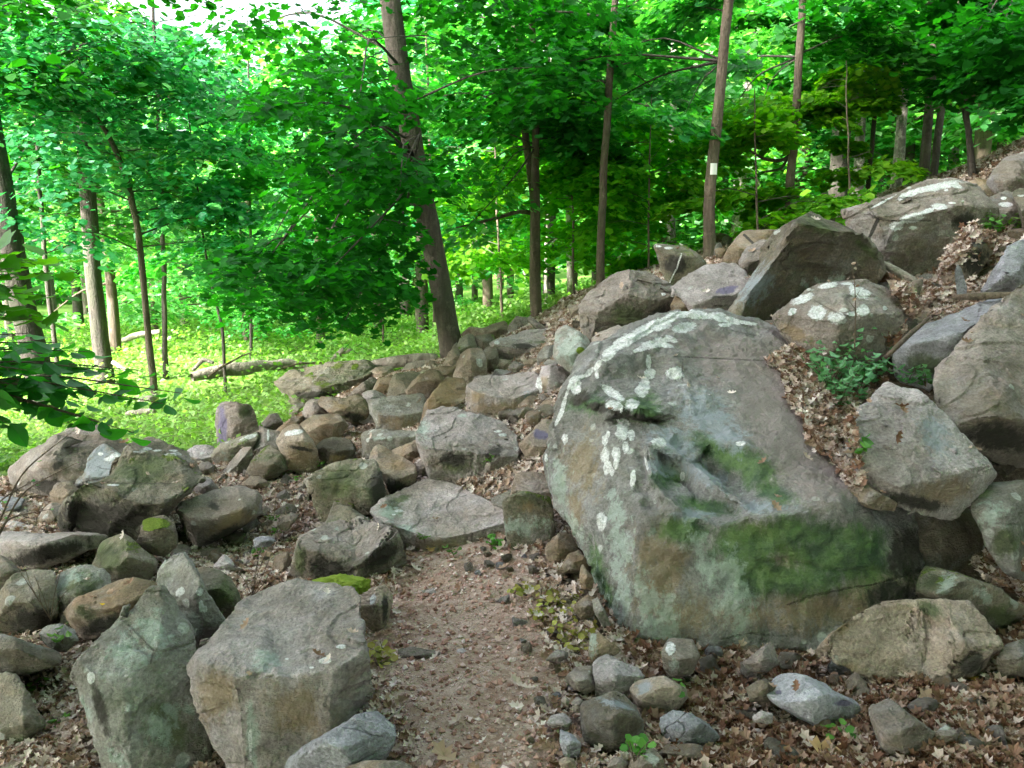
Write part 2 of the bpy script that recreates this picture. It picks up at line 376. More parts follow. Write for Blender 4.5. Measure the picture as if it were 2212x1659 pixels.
    for t in T:
        for a, b in ((t[0], t[1]), (t[1], t[2]), (t[2], t[0])): cnt[(a, b)] = cnt.get((a, b), 0) + 1
    nx = {a: b for (a, b) in cnt if (b, a) not in cnt}
    st = next(iter(nx)); loop = [st]
    while nx.get(loop[-1], st) != st and len(loop) < len(nx) + 2: loop.append(nx[loop[-1]])
    c2 = np.array([N2[loop, 0].mean(), N2[loop, 1].mean()]); dm = np.median(d[loop]); rings = [loop]
    for sc, bk in ((.97, .35), (.80, .8), (.45, 1.0)):
        ring = []
        for i in loop:
            p = c2 + (N2[i] - c2) * sc * rr.uniform(.95, 1.03); q = D + max(d[i], dm) * (1 - bk * .4) + dm * bk * .4 + th * SS * bk
            V.append(W(p[0], p[1], q)); ring.append(len(V) - 1)
        rings.append(ring)
    V.append(W(c2[0], c2[1], D + dm + th * SS * 1.05)); cc = len(V) - 1; m = len(loop)
    for a, b in zip(rings[:-1], rings[1:]):
        for i in range(m):
            j = (i + 1) % m; T.append((a[j], a[i], b[i])); T.append((a[j], b[i], b[j]))
    for i in range(m): T.append((rings[-1][(i + 1) % m], rings[-1][i], cc))
    V, T = refine(V, T, max(SS / 15, .006) / fine ** .5)
    V, T = biggest(V, T)
    # chip the corners with random planes
    C = V.mean(0)
    for _ in range(chip):
        nrm = rr.normal(size=3); nrm /= np.linalg.norm(nrm); s = (V - C) @ nrm; lim = s.max() * rr.uniform(.90, .985)
        V = V - nrm * np.clip(s - lim, 0, None)[:, None] * .9
    K = kf or (13 if SS < .5 else 20)
    V = facet(V, T, K, rr, .7, .6); V = smooth(V, T, 1, .3)
    for i_ in range(int(fine)): V, T = subdiv(V, T); V = smooth(V, T, 1, .2)
    if SS > .3: V = facet(V, T, K * 3, rr, .35, 1.2); V = smooth(V, T, 1, .25)
    Nn = vnormals(V, T); q = (V - C) / SS
    disp = .014 * fbm(q * 2.3 + seed, 3, seed) + .010 * fbm(q * 9, 4, seed + 3, .65)
    q2 = q + .15 * np.stack([vnoise(q * 2 + 5, seed), vnoise(q * 2 + 9, seed), vnoise(q * 2 + 13, seed)], 1)
    disp -= .012 * (np.abs(vnoise(q2 * np.array([2.2, 2.2, 7]), seed + 8)) < .12)
    V = V + Nn * (disp * SS * nz)[:, None]
    at = mark_attrs(V, marks)
    for kind, s, wp in lines: line_marks(V, kind, cr, s, wp, at)
    base = np.array([V[:, 0].mean(), V[:, 1].mean(), V[:, 2].min()])
    o = mesh_np(name, V, T, rock_mat(mat), attrs=at, origin=base); tag(o, label, cat, group)
    add_bvh(V, T); ROCKS.append((o, D)); return o
GS = 'stones of the scree beside the trail'; GW = 'stones stacked along the edge of the trail'; GB = 'boulders on the upper slope'
# ---- left scree
rock('A','peaked grey boulder behind the pale slab, nearest the meadow at far left','120,740 190,640 300,575 520,450 690,315 860,380 960,445 1120,545 1100,660 900,740 700,900 500,960 400,1010 200,1030 130,940 118,830','120,790 300,745 430,590 560,760 800,720 1100,640',D=5.6,kt=1.1,name='boulder',cat='boulder',group=GS,lines=[('crack','440,600 560,620 650,580 760,610 900,560',1.2)],marks=[('dark','A','500,700,60,30,-40 400,880,160,60')])
rock('A','pale grey smooth slab with white lichen leaning on the big dark block','640,800 660,710 780,610 870,530 940,555 1060,620 1080,700 940,830 760,885 690,915 650,870','650,850 760,800 900,800 1050,720',mat='lichen',D=4.75,kt=.9,group=GS,marks=[('lichen','A','870,605,24,14 990,620,70,26,-25 940,650,40,18'),('blue','A','850,720,220,200')],lines=[('crack','820,700 880,730 940,735',1),('crack','700,850 800,830 900,815',1.5)])
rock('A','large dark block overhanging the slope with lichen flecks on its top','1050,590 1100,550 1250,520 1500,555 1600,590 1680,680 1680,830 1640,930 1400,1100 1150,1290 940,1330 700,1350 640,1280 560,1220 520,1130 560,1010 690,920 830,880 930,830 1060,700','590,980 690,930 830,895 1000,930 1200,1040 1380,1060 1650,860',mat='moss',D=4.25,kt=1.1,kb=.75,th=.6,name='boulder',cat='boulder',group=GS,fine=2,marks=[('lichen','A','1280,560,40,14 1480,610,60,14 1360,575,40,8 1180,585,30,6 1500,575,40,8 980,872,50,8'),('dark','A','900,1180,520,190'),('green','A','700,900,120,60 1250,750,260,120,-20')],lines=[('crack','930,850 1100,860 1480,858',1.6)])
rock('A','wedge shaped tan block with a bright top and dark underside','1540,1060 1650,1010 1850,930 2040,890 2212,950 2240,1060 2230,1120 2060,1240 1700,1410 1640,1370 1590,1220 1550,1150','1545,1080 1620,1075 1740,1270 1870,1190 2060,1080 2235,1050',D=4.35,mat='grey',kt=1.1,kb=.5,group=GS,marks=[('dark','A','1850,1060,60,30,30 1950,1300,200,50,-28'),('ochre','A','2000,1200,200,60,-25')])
rock('A','small dark stone capped with bright moss under the overhanging block','1240,1180 1330,1150 1430,1145 1500,1220 1530,1290 1510,1390 1430,1460 1330,1450 1200,1400 1180,1360 1240,1250','1240,1265 1300,1275 1370,1240 1490,1250',mat='dark',D=4.1,kt=1.5,group=GS,marks=[('moss','A','1350,1205,120,50 1290,1245,60,28')])
rock('A','broad green tinged stone below the overhanging block','800,1590 850,1480 900,1350 1060,1310 1130,1330 1250,1450 1340,1530 1320,1659 1200,1720 1000,1730 800,1680','800,1640 950,1560 1150,1500 1330,1560',mat='moss',D=3.95,kt=.8,group=GS,marks=[('green','A','950,1480,130,150,-40 1100,1400,100,60')])
rock('A','long low slab with a dark front edge at the left border','-140,1330 0,1290 150,1250 300,1290 500,1300 640,1290 900,1340 860,1400 700,1450 500,1530 350,1600 200,1660 -140,1680','-140,1450 120,1430 350,1390 640,1300',mat='step',D=4.05,kt=1.3,kb=.5,group=GS,marks=[('dark','A','400,1470,420,70,-15')])
rock('A','small brown stone wedged below the knobbly cream stone','320,1180 400,1060 480,1030 560,1060 550,1180 470,1250 390,1260 330,1230',mat='brown',D=4.7,group=GS)
rock('A','knobbly cream coloured stone left of the overhanging block','430,960 490,860 600,848 690,910 720,980 560,1050 520,1050 440,1000',mat='tan',D=4.75,group=GS,nz=1.8)
rock('A','pale bluish slab cut by the left edge of the picture','-140,990 0,978 120,985 190,1010 170,1090 100,1180 -140,1200','-140,1100 60,1090 170,1050',mat='blue',D=4.9,group=GS)
rock('A','thin pale slab lying above the long low slab at the left border','-140,1210 0,1195 160,1200 380,1255 370,1300 150,1300 -140,1320','-140,1270 150,1265 370,1280',mat='pale',D=4.6,group=GS)
rock('A','dark green stone in the gap behind the thin pale slab','140,1120 180,1080 250,1090 300,1150 290,1230 200,1240 150,1200',mat='dark',D=4.8,group=GS)
rock('A','distant grey stone peeping over the overhanging block','1130,570 1200,510 1280,455 1340,480 1385,478 1470,545 1400,600 1250,610',D=5.7,group=GS)
rock('A','rounded pinkish stone half hidden at the meadow edge','1590,600 1690,535 1780,530 1850,550 1850,650 1760,700 1680,690 1630,650','1600,620 1700,640 1840,630',mat='pale',D=6.0,group=GS)
rock('A','upright slab standing like a post against the bright meadow','1870,250 1890,200 1900,170 2100,165 2170,200 2215,280 2225,420 2200,560 1900,600 1872,400',None,D=6.9,th=.3,side=.05,sm=1,group=GS,name='standing_stone',cat='standing stone',kt=.1,kb=.05,marks=[('purple','A','1920,400,40,200'),('green','A','2120,230,60,60')])
rock('A','rounded mossy stone with a smooth bright top at the foot of the upright slab','1820,620 1840,570 1900,520 2060,470 2212,415 2240,480 2170,560 2060,640 1960,720 1850,715','1830,625 1950,540 2100,515 2230,470',mat='moss',D=6.2,group=GS,marks=[('lichen','A','2150,460,90,18,-20'),('mint','A','1940,600,30,20 1945,655,20,20')])
rock('A','narrow wedge stone tilted beside the rounded mossy stone','1905,810 1950,720 2100,550 2170,555 2180,690 2060,800 1940,850','1930,800 2050,700 2160,560',D=5.9,group=GS)
rock('A','small grey stone low in the leaf litter right of the overhanging block','1690,870 1700,820 1770,800 1840,830 1890,900 1840,950 1740,950 1690,910',D=5.0,group=GS)
rock('A','tiny grey stone above the leaf litter beside the overhanging block','1700,750 1730,690 1800,670 1850,710 1830,770 1740,780',D=5.6,group=GS)
rock('A','low rounded stone just above the tan wedge block','2080,870 2130,820 2230,795 2320,850 2300,910 2150,925',mat='brown',D=5.3,group=GS)
rock('A','grey stone in the shade under the tan wedge block','1440,1510 1500,1400 1590,1385 1650,1430 1630,1500 1510,1560',D=4.3,group=GS)
rock('A','dark flat stone right of the grey one under the wedge block','1660,1500 1750,1425 1900,1410 1960,1480 1850,1570 1700,1580',mat='dark',D=4.3,group=GS)
rock('A','pale angular stone in the litter above the tall cracked boulder','1840,1580 1930,1470 2000,1520 2020,1610 1880,1640',mat='pale',D=4.1,group=GS)
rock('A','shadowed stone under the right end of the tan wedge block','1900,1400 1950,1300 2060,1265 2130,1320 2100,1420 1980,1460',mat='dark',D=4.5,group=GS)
rock('A','dark glossy stone at the left border under the long slab','-100,1500 0,1495 100,1540 170,1610 200,1700 100,1760 -100,1760',mat='dark',D=3.7,group=GS)
# ---- left foreground
rock('B','blue green streaked boulder behind the curved brown stone','470,90 520,10 600,-40 760,-70 880,-40 960,60 900,130 760,200 660,300 640,430 560,400 510,280 480,170',None,mat='lichen',D=3.55,kt=.9,th=.9,name='boulder',cat='boulder',group=GS,marks=[('green','B','700,80,180,120'),('mint','B','600,20,110,60,-20')])
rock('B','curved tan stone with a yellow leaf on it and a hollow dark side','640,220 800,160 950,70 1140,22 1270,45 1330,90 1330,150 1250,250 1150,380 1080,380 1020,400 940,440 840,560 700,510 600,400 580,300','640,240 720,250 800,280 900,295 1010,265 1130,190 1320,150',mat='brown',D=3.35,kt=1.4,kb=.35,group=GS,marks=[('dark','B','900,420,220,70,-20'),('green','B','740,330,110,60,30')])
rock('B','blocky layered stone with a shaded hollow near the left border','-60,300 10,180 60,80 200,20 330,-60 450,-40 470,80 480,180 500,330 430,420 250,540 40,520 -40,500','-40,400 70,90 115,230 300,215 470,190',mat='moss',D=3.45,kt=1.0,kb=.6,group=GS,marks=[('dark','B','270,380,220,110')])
rock('B','small lichened stone in the litter left of the tall cracked boulder','350,500 400,440 530,430 640,470 660,560 560,640 420,600',mat='lichen',D=3.2,group=GS)
rock('B','low dark slab at the left border with one white fleck','-120,520 0,515 130,550 280,600 400,640 520,690 470,780 350,800 100,850 -120,870','-120,640 120,640 200,690 480,740',mat='dark',D=3.0,kt=1.2,group=GS)
rock('B','big plain dark stone in the lower left corner','-200,880 0,850 70,865 200,980 300,1120 360,1240 370,1300 260,1330 150,1500 60,1600 -200,1500','-200,1400 0,1330 200,1280 360,1250',mat='moss',D=2.75,kt=.9,name='boulder',cat='boulder',group=GS)
rock('B','green stained block behind the top of the tall cracked boulder','1640,0 1740,-60 1900,-20 2010,50 2070,200 2060,330 1990,410 1860,420 1720,300','1650,60 1760,140 1900,100 2060,200',mat='moss',D=3.25,kt=1.1,group=GS,marks=[('green','B','1920,160,130,90')])
rock('B','upper split half of the cracked lichened boulder, leaning right','1385,80 1440,-80 1500,-140 1580,-170 1690,-100 1760,60 1800,180 1980,400 1930,490 1850,620 1690,700 1560,620 1400,300',None,cre=['1700,-60 1750,160 1760,400 1700,640'],mat='lichen',D=2.98,kt=.7,kb=.5,name='boulder',cat='boulder',group='halves of the cracked boulder',fine=2,marks=[('lichen','B','1560,140,45,30,-40 1725,140,30,34 1740,260,24,60 1770,290,20,30'),('mint','B','1660,420,110,110'),('green','B','1900,120,80,60')])
rock('B','tall leaning lichen crusted boulder in the left foreground','655,830 700,700 780,630 860,520 950,440 1030,360 1110,400 1220,260 1330,125 1385,105 1500,250 1590,400 1640,560 1680,700 1700,860 1705,1000 1750,1180 1830,1400 1800,1590 1600,1720 1300,1900 1010,1760 930,1480 830,1280 700,1080 660,950','680,1000 830,1300 1000,1640',cre=['690,760 800,850 900,1080 960,1330 1090,1700','1385,110 1330,640 1240,1000 1200,1500'],mat='lichen',D=2.5,kt=.42,kb=-.05,pit=False,th=.45,side=.2,name='boulder',cat='boulder',group='halves of the cracked boulder',fine=2,chip=9,
     marks=[('lichen','B','1450,330,0.1,0.1 785,875,34,54'),('green','B','1400,1180,140,110 1440,1350,200,150 860,1100,60,180,-20'),('mint','B','1450,1150,90,60 1380,1330,160,140 1640,1150,60,60 1000,1560,60,160,-30 730,1150,50,120,-35 1300,500,130,180 1100,620,160,160'),('dark','B','870,1150,50,260,-15')],lines=[('crack','1110,420 1250,560 1330,640 1300,760',2.2)])
rock('P','large flat topped block beside the trail in the left foreground','423,1433 458,1406 483,1364 500,1336 553,1306 593,1289 635,1271 713,1273 743,1284 760,1309 773,1349 779,1384 779,1419 798,1456 793,1484 778,1494 773,1539 728,1566 678,1606 645,1629 628,1700 540,1720 523,1659 478,1594 435,1531 423,1494','424,1436 463,1438 503,1431 526,1461 553,1478 573,1479 615,1466 703,1465 725,1444 757,1424 778,1402',D=2.47,kt=1.25,kb=.0,pit=False,th=.7,side=.12,cre=['703,1466,-.02 713,1506,-.02 716,1544 726,1566','503,1432,-.02 506,1484 526,1569 528,1659'],mat='step',name='boulder',cat='boulder',group='flat topped stones along the trail',fine=2.9,chip=4,
     marks=[('lichen','C','590,730,60,28 735,610,42,18 265,715,18,8 480,790,22,10'),('mint','C','60,720,120,70 20,790,90,60'),('ochre','P','640,1530,80,60 470,1500,40,60'),('mint','P','545,1600,10,60 540,1560,8,60'),('lichen','P','541,1600,4,40')],lines=[])
rock('C','smooth violet grey stone at the bottom edge beside the flat topped block','300,1680 420,1480 560,1400 720,1290 860,1205 1040,1210 1110,1270 1190,1350 1200,1420 1060,1600 1000,1760 300,1780',None,mat='blue',D=2.28,kt=1.0,name='boulder',cat='boulder',group=GS,lines=[('crack','750,1310 880,1330 980,1370 1090,1390',1.5)],fine=2)
rock('C','low brown stone cut by the bottom edge left of the trail','780,1660 1000,1590 1250,1600 1350,1670 1330,1760 780,1760',None,mat='brown',D=2.2,group=GS)
rock('C','small pale leaning stone with a dark right face beside the flat topped block','800,190 1000,110 1100,80 1150,150 1160,260 1090,460 1000,450 870,340 840,260',None,cre=['1050,110 1060,260 1080,460'],mat='tan',D=3.35,kt=.6,kb=.3,group=GS,marks=[('lichen','C','1010,200,22,50,15'),('dark','C','1115,270,28,150')])
# ---- middle scree
rock('D','mossy rounded stone left of the cream topped one','-75,750 -20,650 60,570 150,535 240,620 265,730 180,790 60,810 -40,800',None,mat='moss',D=5.45,group=GS)
rock('D','egg shaped stone with a cream top and brown base','190,510 210,440 290,370 370,365 440,430 500,520 530,640 525,740 400,760 280,710 230,620','200,520 300,500 420,490 520,560',mat='tan',D=5.5,kt=.9,kb=.2,group=GS,marks=[('lichen','D','320,420,90,24,-10'),('ochre','D','370,640,170,110'),('dark','D','400,560,120,20,10')])
rock('D','smooth tan stone resting behind the egg shaped one','370,380 430,320 520,275 720,265 790,360 750,430 680,490 500,540 440,440','375,400 470,410 560,350 700,330 785,345',mat='brown',D=5.9,kt=1.4,kb=.3,group=GS)
rock('D','dark low rounded stone in front of the smooth tan one','510,560 570,490 690,465 800,480 850,540 840,620 780,670 640,690 540,630','510,580 600,540 700,580 850,560',mat='dark',D=5.4,group=GS,marks=[('ochre','D','700,640,80,30')])
rock('D','wedge stone with a white streak left of the egg shaped one','-60,620 -40,470 0,430 60,385 200,415 215,560 180,600 130,530 60,580 0,650','-50,600 60,540 140,520 200,540',D=5.75,group=GS,marks=[('lichen','D','105,440,12,50')])
rock('D','small smooth stone at the meadow edge above the wedge with a white streak','20,370 110,270 180,250 230,340 170,420 60,420',None,D=6.8,group=GS)
rock('D','sliver of brown stone leaning toward the meadow','160,410 300,295 400,265 390,330 230,440',None,mat='brown',D=6.4,group=GS)
rock('D','small dark stone under the long mossy slab','290,230 340,170 430,175 430,270 290,290',None,mat='dark',D=7.2,group=GS)
rock('D','tilted flat slab in front of the small dark stone','400,300 440,180 480,130 560,140 650,265 500,330 420,320',None,mat='grey',D=6.5,kt=.7,group=GS)
rock('D','brown angular stone with a sharp bright crest','540,160 570,100 640,115 770,130 880,95 940,130 975,220 935,350 860,345 700,270 580,200','550,190 620,205 700,215 790,240 880,205 965,230',mat='brown',D=6.4,kt=1.3,kb=.45,group=GS,marks=[('ochre','D','730,190,90,30,20'),('dark','D','850,290,90,40,20')])
rock('D','bluish saddle topped stone in the middle of the scree','985,170 1100,120 1290,110 1420,85 1470,130 1440,240 1430,340 1380,390 1090,390 1050,330 1000,250','990,220 1080,265 1200,270 1430,245',D=6.2,kt=1.4,group=GS,mat='lichen',marks=[('ochre','D','1200,330,190,60')])
rock('D','small pinkish stone behind the saddle topped stone','920,85 980,55 1040,60 1120,110 1010,195 955,165',None,mat='pale',D=6.8,group=GS)
rock('D','orange brown slab leaning left of the steps','1420,380 1430,290 1460,180 1550,60 1640,-60 1780,-30 1810,60 1800,130 1730,190 1640,230 1490,330',None,cre=['1640,-50 1500,120 1450,350'],mat='brown',D=5.95,kt=.7,group=GW,marks=[('ochre','D','1620,120,160,130,-40')])
rock('D','second step, a thick flat block with a broken right corner','1410,420 1470,290 1540,270 1600,230 1700,215 1900,250 2050,300 2130,370 2180,430 2225,440 2260,600 2230,720 2120,750 2110,850 1880,880 1820,920 1700,875 1620,850 1520,855 1460,600 1410,500','1415,500 1500,570 1700,580 1900,600 1975,595 2000,665,.06 2060,690 2130,640 2255,600',cre=['1980,500,.0 1975,600','1985,500,.06 2180,435,.02','1500,575 1520,700 1525,850'],D=4.98,kt=1.9,kb=.12,th=.6,side=.1,mat='step',name='step_stone',cat='stone step',group='flat stone steps of the trail',fine=2.9,chip=3,
     marks=[('lichen','D','2090,408,36,12 2130,440,36,13'),('mint','D','1780,270,44,16 1450,400,60,80'),('green','D','1720,700,150,80'),('dark','D','1700,650,160,60 2060,590,80,50,-30')],lines=[('crack','1500,560 1600,570 1660,575',1.5)])
rock('D','lowest step, a wide flat slab where the trail begins','1055,1110 1110,1010 1250,930 1400,870 1540,850 1690,840 1790,900 1830,960 2020,1020 2100,1090 2145,1180 2140,1250 2110,1350 1850,1490 1500,1485 1340,1430 1230,1350 1090,1240 1055,1150','1062,1165 1150,1200 1260,1240 1340,1310 1500,1320 1740,1310 1900,1270 2060,1200 2143,1160',D=4.15,kt=2.0,kb=.12,th=.5,side=.08,mat='step',name='step_stone',cat='stone step',group='flat stone steps of the trail',fine=2.9,chip=3,
     marks=[('green','D','1180,1080,110,80,-30 1250,1000,90,30,-20'),('mint','D','1150,1110,90,60 1300,1250,60,40'),('lichen','D','1235,1097,40,12 1190,1128,20,7'),('ochre','D','1600,1400,300,60'),('dark','D','2000,1360,130,50,-20')],lines=[('crack','1740,980 1820,960',1.5),('crack','1870,1290 1860,1470',2)])
rock('D','large green stained rock standing left of the lowest step','415,850 480,790 640,730 840,660 1000,680 1100,780 1125,870 1130,970 950,1120 880,1090 560,1220 550,1050 520,930 450,910',None,cre=['1000,690 985,930 950,1110','420,850 515,830 550,1050','515,825 840,670'],mat='moss',D=4.45,kt=.55,kb=.1,side=.15,name='boulder',cat='boulder',group=GW,fine=2,marks=[('green','D','700,850,200,140,-20'),('dark','D','1060,900,70,170'),('ochre','D','680,880,60,60')])
rock('D','smooth tan wedge stone behind the large green stained rock','980,660 1000,600 1070,545 1180,590 1300,660 1380,740 1385,800 1350,890 1160,1000 1110,810 1060,740','1050,740 1110,790 1200,845 1270,800 1385,745',mat='tan',D=4.75,kt=1.2,kb=.2,group=GW,marks=[('dark','D','1200,900,110,80'),('ochre','D','1200,700,120,60,20')])
rock('D','low flat greenish stone with leaf litter on its top','930,440 990,405 1120,400 1420,420 1400,480 1330,510 1180,580 1060,570 1000,620 940,650','935,490 1010,465 1250,455 1410,450',D=5.5,kt=1.6,mat='lichen',group=GW,marks=[('mint','D','1050,470,60,20')])
rock('D','brown stone squeezed between the low flat stone and the second step','1170,580 1300,520 1430,470 1450,600 1340,690 1280,650 1230,605',None,mat='brown',D=5.3,group=GW)
rock('D','tiny tan stone in the gap left of the second step','1380,700 1450,640 1490,700 1490,790 1400,790',None,mat='tan',D=5.0,group=GW)
rock('D','pointed green grey stone behind the front block left of the trail','590,1240 680,1025 750,1050 860,1100 980,1160 1040,1240 850,1300 600,1300',None,mat='moss',D=4.2,kt=.7,group=GW)
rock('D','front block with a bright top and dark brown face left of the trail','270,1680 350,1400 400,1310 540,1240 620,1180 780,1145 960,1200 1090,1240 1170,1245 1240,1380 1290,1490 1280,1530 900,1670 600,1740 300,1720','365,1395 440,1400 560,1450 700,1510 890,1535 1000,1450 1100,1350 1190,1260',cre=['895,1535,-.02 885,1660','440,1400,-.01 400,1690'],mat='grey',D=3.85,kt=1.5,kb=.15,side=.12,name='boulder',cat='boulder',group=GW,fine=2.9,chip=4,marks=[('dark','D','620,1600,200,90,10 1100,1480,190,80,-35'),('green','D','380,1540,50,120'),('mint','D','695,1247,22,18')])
rock('D','narrow stone left of the front block in the litter','140,1640 170,1500 280,1450 310,1680 170,1720',None,mat='brown',D=4.0,group=GW)
rock('D','small dark stone on the litter between the two step stones','1830,935 1900,893 1990,915 2010,1000 1900,1010',None,mat='grey',D=4.75,group=GW)
rock('D','grey stone right of the lowest step against the great boulder','2030,990 2150,950 2212,900 2300,1000 2290,1150 2180,1150 2080,1100',None,mat='lichen',D=4.35,group=GW)
rock('D','small stone half buried in litter above the front block','180,1230 230,1150 310,1115 360,1140 330,1200 260,1260',None,mat='grey',D=4.5,group=GW)
rock('D','bluish stone low in the litter at the left of the front block','-20,1340 60,1315 150,1330 170,1360 100,1400 -10,1410',None,mat='blue',D=4.2,group=GW)
rock('D','brown stone low in the litter below the mossy rounded stone','-60,1000 0,980 40,1080 0,1140 -70,1120',None,mat='brown',D=4.8,group=GW)
# ---- stones against the great boulder
rock('E','stone with a violet flat face beside the second step','80,500 200,400 230,320 300,315 390,330 370,420 290,560 260,640 150,640 100,570','85,510 180,520 300,540',mat='tan',D=4.75,kt=1.2,group=GW,marks=[('purple','E','250,440,70,40,10')])
rock('E','rounded tan stone wedged between the step and the great boulder','0,860 60,770 180,755 280,800 320,900 310,985 0,985','0,900 150,940 310,930',mat='tan',D=4.35,group=GW)
rock('E','green tinged block standing against the great boulder','-55,970 0,955 120,935 320,975 340,1100 360,1330 280,1390 0,1385 -40,1300 -55,1100','-50,990 120,960 330,990',mat='moss',D=4.0,kt=1.5,kb=.05,group=GW,marks=[('mint','E','100,1230,170,80'),('ochre','E','150,1060,80,60')])
rock('E','rounded brown stone at the foot of the great boulder beside the trail','290,1440 360,1320 470,1270 570,1420 520,1550 330,1560',None,cre=['380,1320 400,1430 390,1550'],mat='brown',D=3.8,group=GW)
rock('E','second brown stone tucked under the great boulder beside the trail','410,1600 480,1480 580,1440 640,1520 660,1600 440,1620',None,mat='brown',D=3.65,group=GW)
rock('F','pale upright chip under the great boulder','585,30 600,-100 650,-50 700,20 690,100 610,105',None,mat='brown',D=3.45,group=GW)
rock('F','long low green grey stone at the right edge of the trail','120,130 160,70 300,0 500,0 570,80 550,160 400,210 180,190','125,150 350,150 560,130',mat='lichen',D=3.62,group=GW)
rock('F','small tan stone at the right edge of the trail end','5,190 20,90 70,50 130,90 125,180 60,200',None,mat='tan',D=3.7,group=GW)
rock('F','brown rounded stone beside the yellow green creeper','530,290 590,200 660,170 740,220 710,330 600,365',None,mat='brown',D=3.3,group=GW)
rock('F','thin grey sliver stone pressed to the lower left of the great boulder','690,210 740,180 790,280 850,410 790,420 720,330',None,mat='lichen',D=3.2,group=GW)
rock('F','two toned pointed stone right of the creeper','660,620 700,490 760,500 830,560 930,620 910,670 700,740 670,690',None,cre=['760,510 725,700'],mat='brown',D=2.98,group=GW,marks=[('mint','F','700,580,40,80')])
rock('F','rough pitted grey stone below the pointed stone','700,800 740,710 850,700 960,760 1080,800 1120,890 1040,980 950,1060 740,1070 720,900',None,mat='pale',D=2.78,nz=1.8,group=GW)
rock('F','flat grey stone at the trail edge left of the rough pitted stone','470,870 560,790 700,790 730,960 640,1010 520,960',None,mat='grey',D=2.8,group=GW)
rock('F','stone with a smooth pale blue facet below the rough pitted stone','1030,970 1110,900 1200,880 1340,880 1500,980 1510,1090 1340,1170 1250,1280 1150,1240 1070,1110','1035,975 1110,1070 1180,1040 1250,960 1400,975',mat='tan',D=2.66,kt=1.2,kb=.2,group=GW,marks=[('blue','F','1150,960,80,50,-30')])
rock('F','dark shiny rounded stone near the bottom right of the trail','600,1140 700,1060 880,1010 960,1050 1060,1150 1120,1260 1100,1420 850,1490 650,1420',None,mat='dark',D=2.48,group=GW,marks=[('blue','F','900,1110,130,40,15')])
rock('F','rounded grey stone right of the dark shiny stone','1280,1240 1400,1170 1560,1200 1700,1280 1780,1380 1700,1450 1500,1490 1330,1420',None,mat='blue',D=2.48,group=GW)
rock('F','pale grey cobble on the right edge of the trail','300,1270 340,1210 460,1190 520,1260 480,1340 390,1355',None,mat='pale',D=2.6,name='cobble',cat='cobble',group='cobbles along the trail edge')
rock('F','bluish angular cobble below the pale one','405,1400 430,1335 520,1375 590,1440 575,1550 460,1550',None,mat='blue',D=2.45,name='cobble',cat='cobble',group='cobbles along the trail edge')
rock('F','small tan cobble near the bottom of the trail','400,1600 460,1560 540,1585 550,1645 440,1670',None,mat='tan',D=2.35,name='cobble',cat='cobble',group='cobbles along the trail edge')
rock('F','grey cobble in the litter at the bottom edge','820,1650 880,1560 950,1570 1010,1630 960,1690',None,D=2.35,name='cobble',cat='cobble',group='cobbles along the trail edge')
rock('F','brownish stone cut by the bottom edge right of the trail','1000,1690 1060,1550 1200,1490 1300,1580 1340,1720 1000,1740',None,mat='brown',D=2.32,group=GW)
rock('F','leaning grey stone with a pale spot under the great boulder','1300,690 1330,570 1400,540 1570,570 1620,700 1560,830 1370,870 1320,790',None,cre=['1410,560 1440,720 1450,840'],mat='grey',D=2.88,group=GW,marks=[('lichen','F','1370,630,40,60'),('mint','F','1400,750,50,60')])
rock('F','flat angular stone in the litter below the great boulder','2010,740 2150,620 2250,580 2290,760 2200,810 2040,810',None,D=2.9,group=GW)
rock('F','dark flat stone under the flat angular one','2030,980 2110,910 2212,905 2310,950 2230,1060 2060,1080',None,mat='dark',D=2.68,group=GW)
rock('F','small pale cobble in the leaves above the bottom edge','2080,1210 2150,1170 2250,1190 2240,1270 2090,1260',None,mat='pale',D=2.55,name='cobble',cat='cobble',group='cobbles in the leaf litter')
rock('F','small dark stone beside the creeper on the trail','280,730 380,640 480,660 480,710 400,740',None,mat='grey',D=3.0,name='cobble',cat='cobble',group='cobbles along the trail edge')
rock('F','small grey cobble left of the dark shiny stone','515,1100 560,1040 620,1080 610,1170 540,1180',None,D=2.65,name='cobble',cat='cobble',group='cobbles along the trail edge')
rock('F','small pink cobble at the trail edge','420,1090 450,1035 495,1070 490,1140',None,mat='tan',D=2.68,name='cobble',cat='cobble',group='cobbles along the trail edge')
# ---- right foreground
rock('G','big flat faced tan boulder in the lower right','530,650 600,500 720,400 870,300 1000,290 1150,215 1300,205 1450,205 1560,235 1720,240 1900,440 1940,560 1990,640 1920,760 1780,900 1540,950 1330,910 1010,890 880,840 640,750',None,cre=['1725,245 1915,455 1780,600 1620,790 1520,930'],mat='tan',D=2.84,kt=.9,kb=.3,th=.5,pit=False,side=.08,name='boulder',cat='boulder',group='boulders at the foot of the great boulder',fine=2,chip=4,marks=[('green','G','1400,290,100,60,20'),('dark','G','1760,760,130,90,-40'),('ochre','G','700,800,130,60 650,440,90,60,-40')])
rock('G','small brown stone at the left end of the flat faced boulder','410,640 470,570 570,470 640,500 560,660 440,680',None,mat='brown',D=2.95,group=GW)
rock('G','green algae covered boulder behind the flat faced one','1300,140 1340,0 1380,-40 1500,-55 1620,-40 1750,30 2000,170 2150,250 2212,330 2280,480 2100,590 1980,600 1900,500 1700,300 1450,230 1310,200','1305,130 1480,140 1640,70 1760,50',mat='moss',D=3.1,kt=1.2,kb=.7,name='boulder',cat='boulder',group='boulders at the foot of the great boulder',marks=[('green','G','1450,50,130,80 2000,350,150,80,30'),('mint','G','1550,60,60,90,20 1850,160,80,50,30')])
rock('G','dark green stone in the right bottom corner gap','1980,720 2050,600 2212,540 2300,700 2290,850 2000,870',None,mat='dark',D=2.85,group=GW)
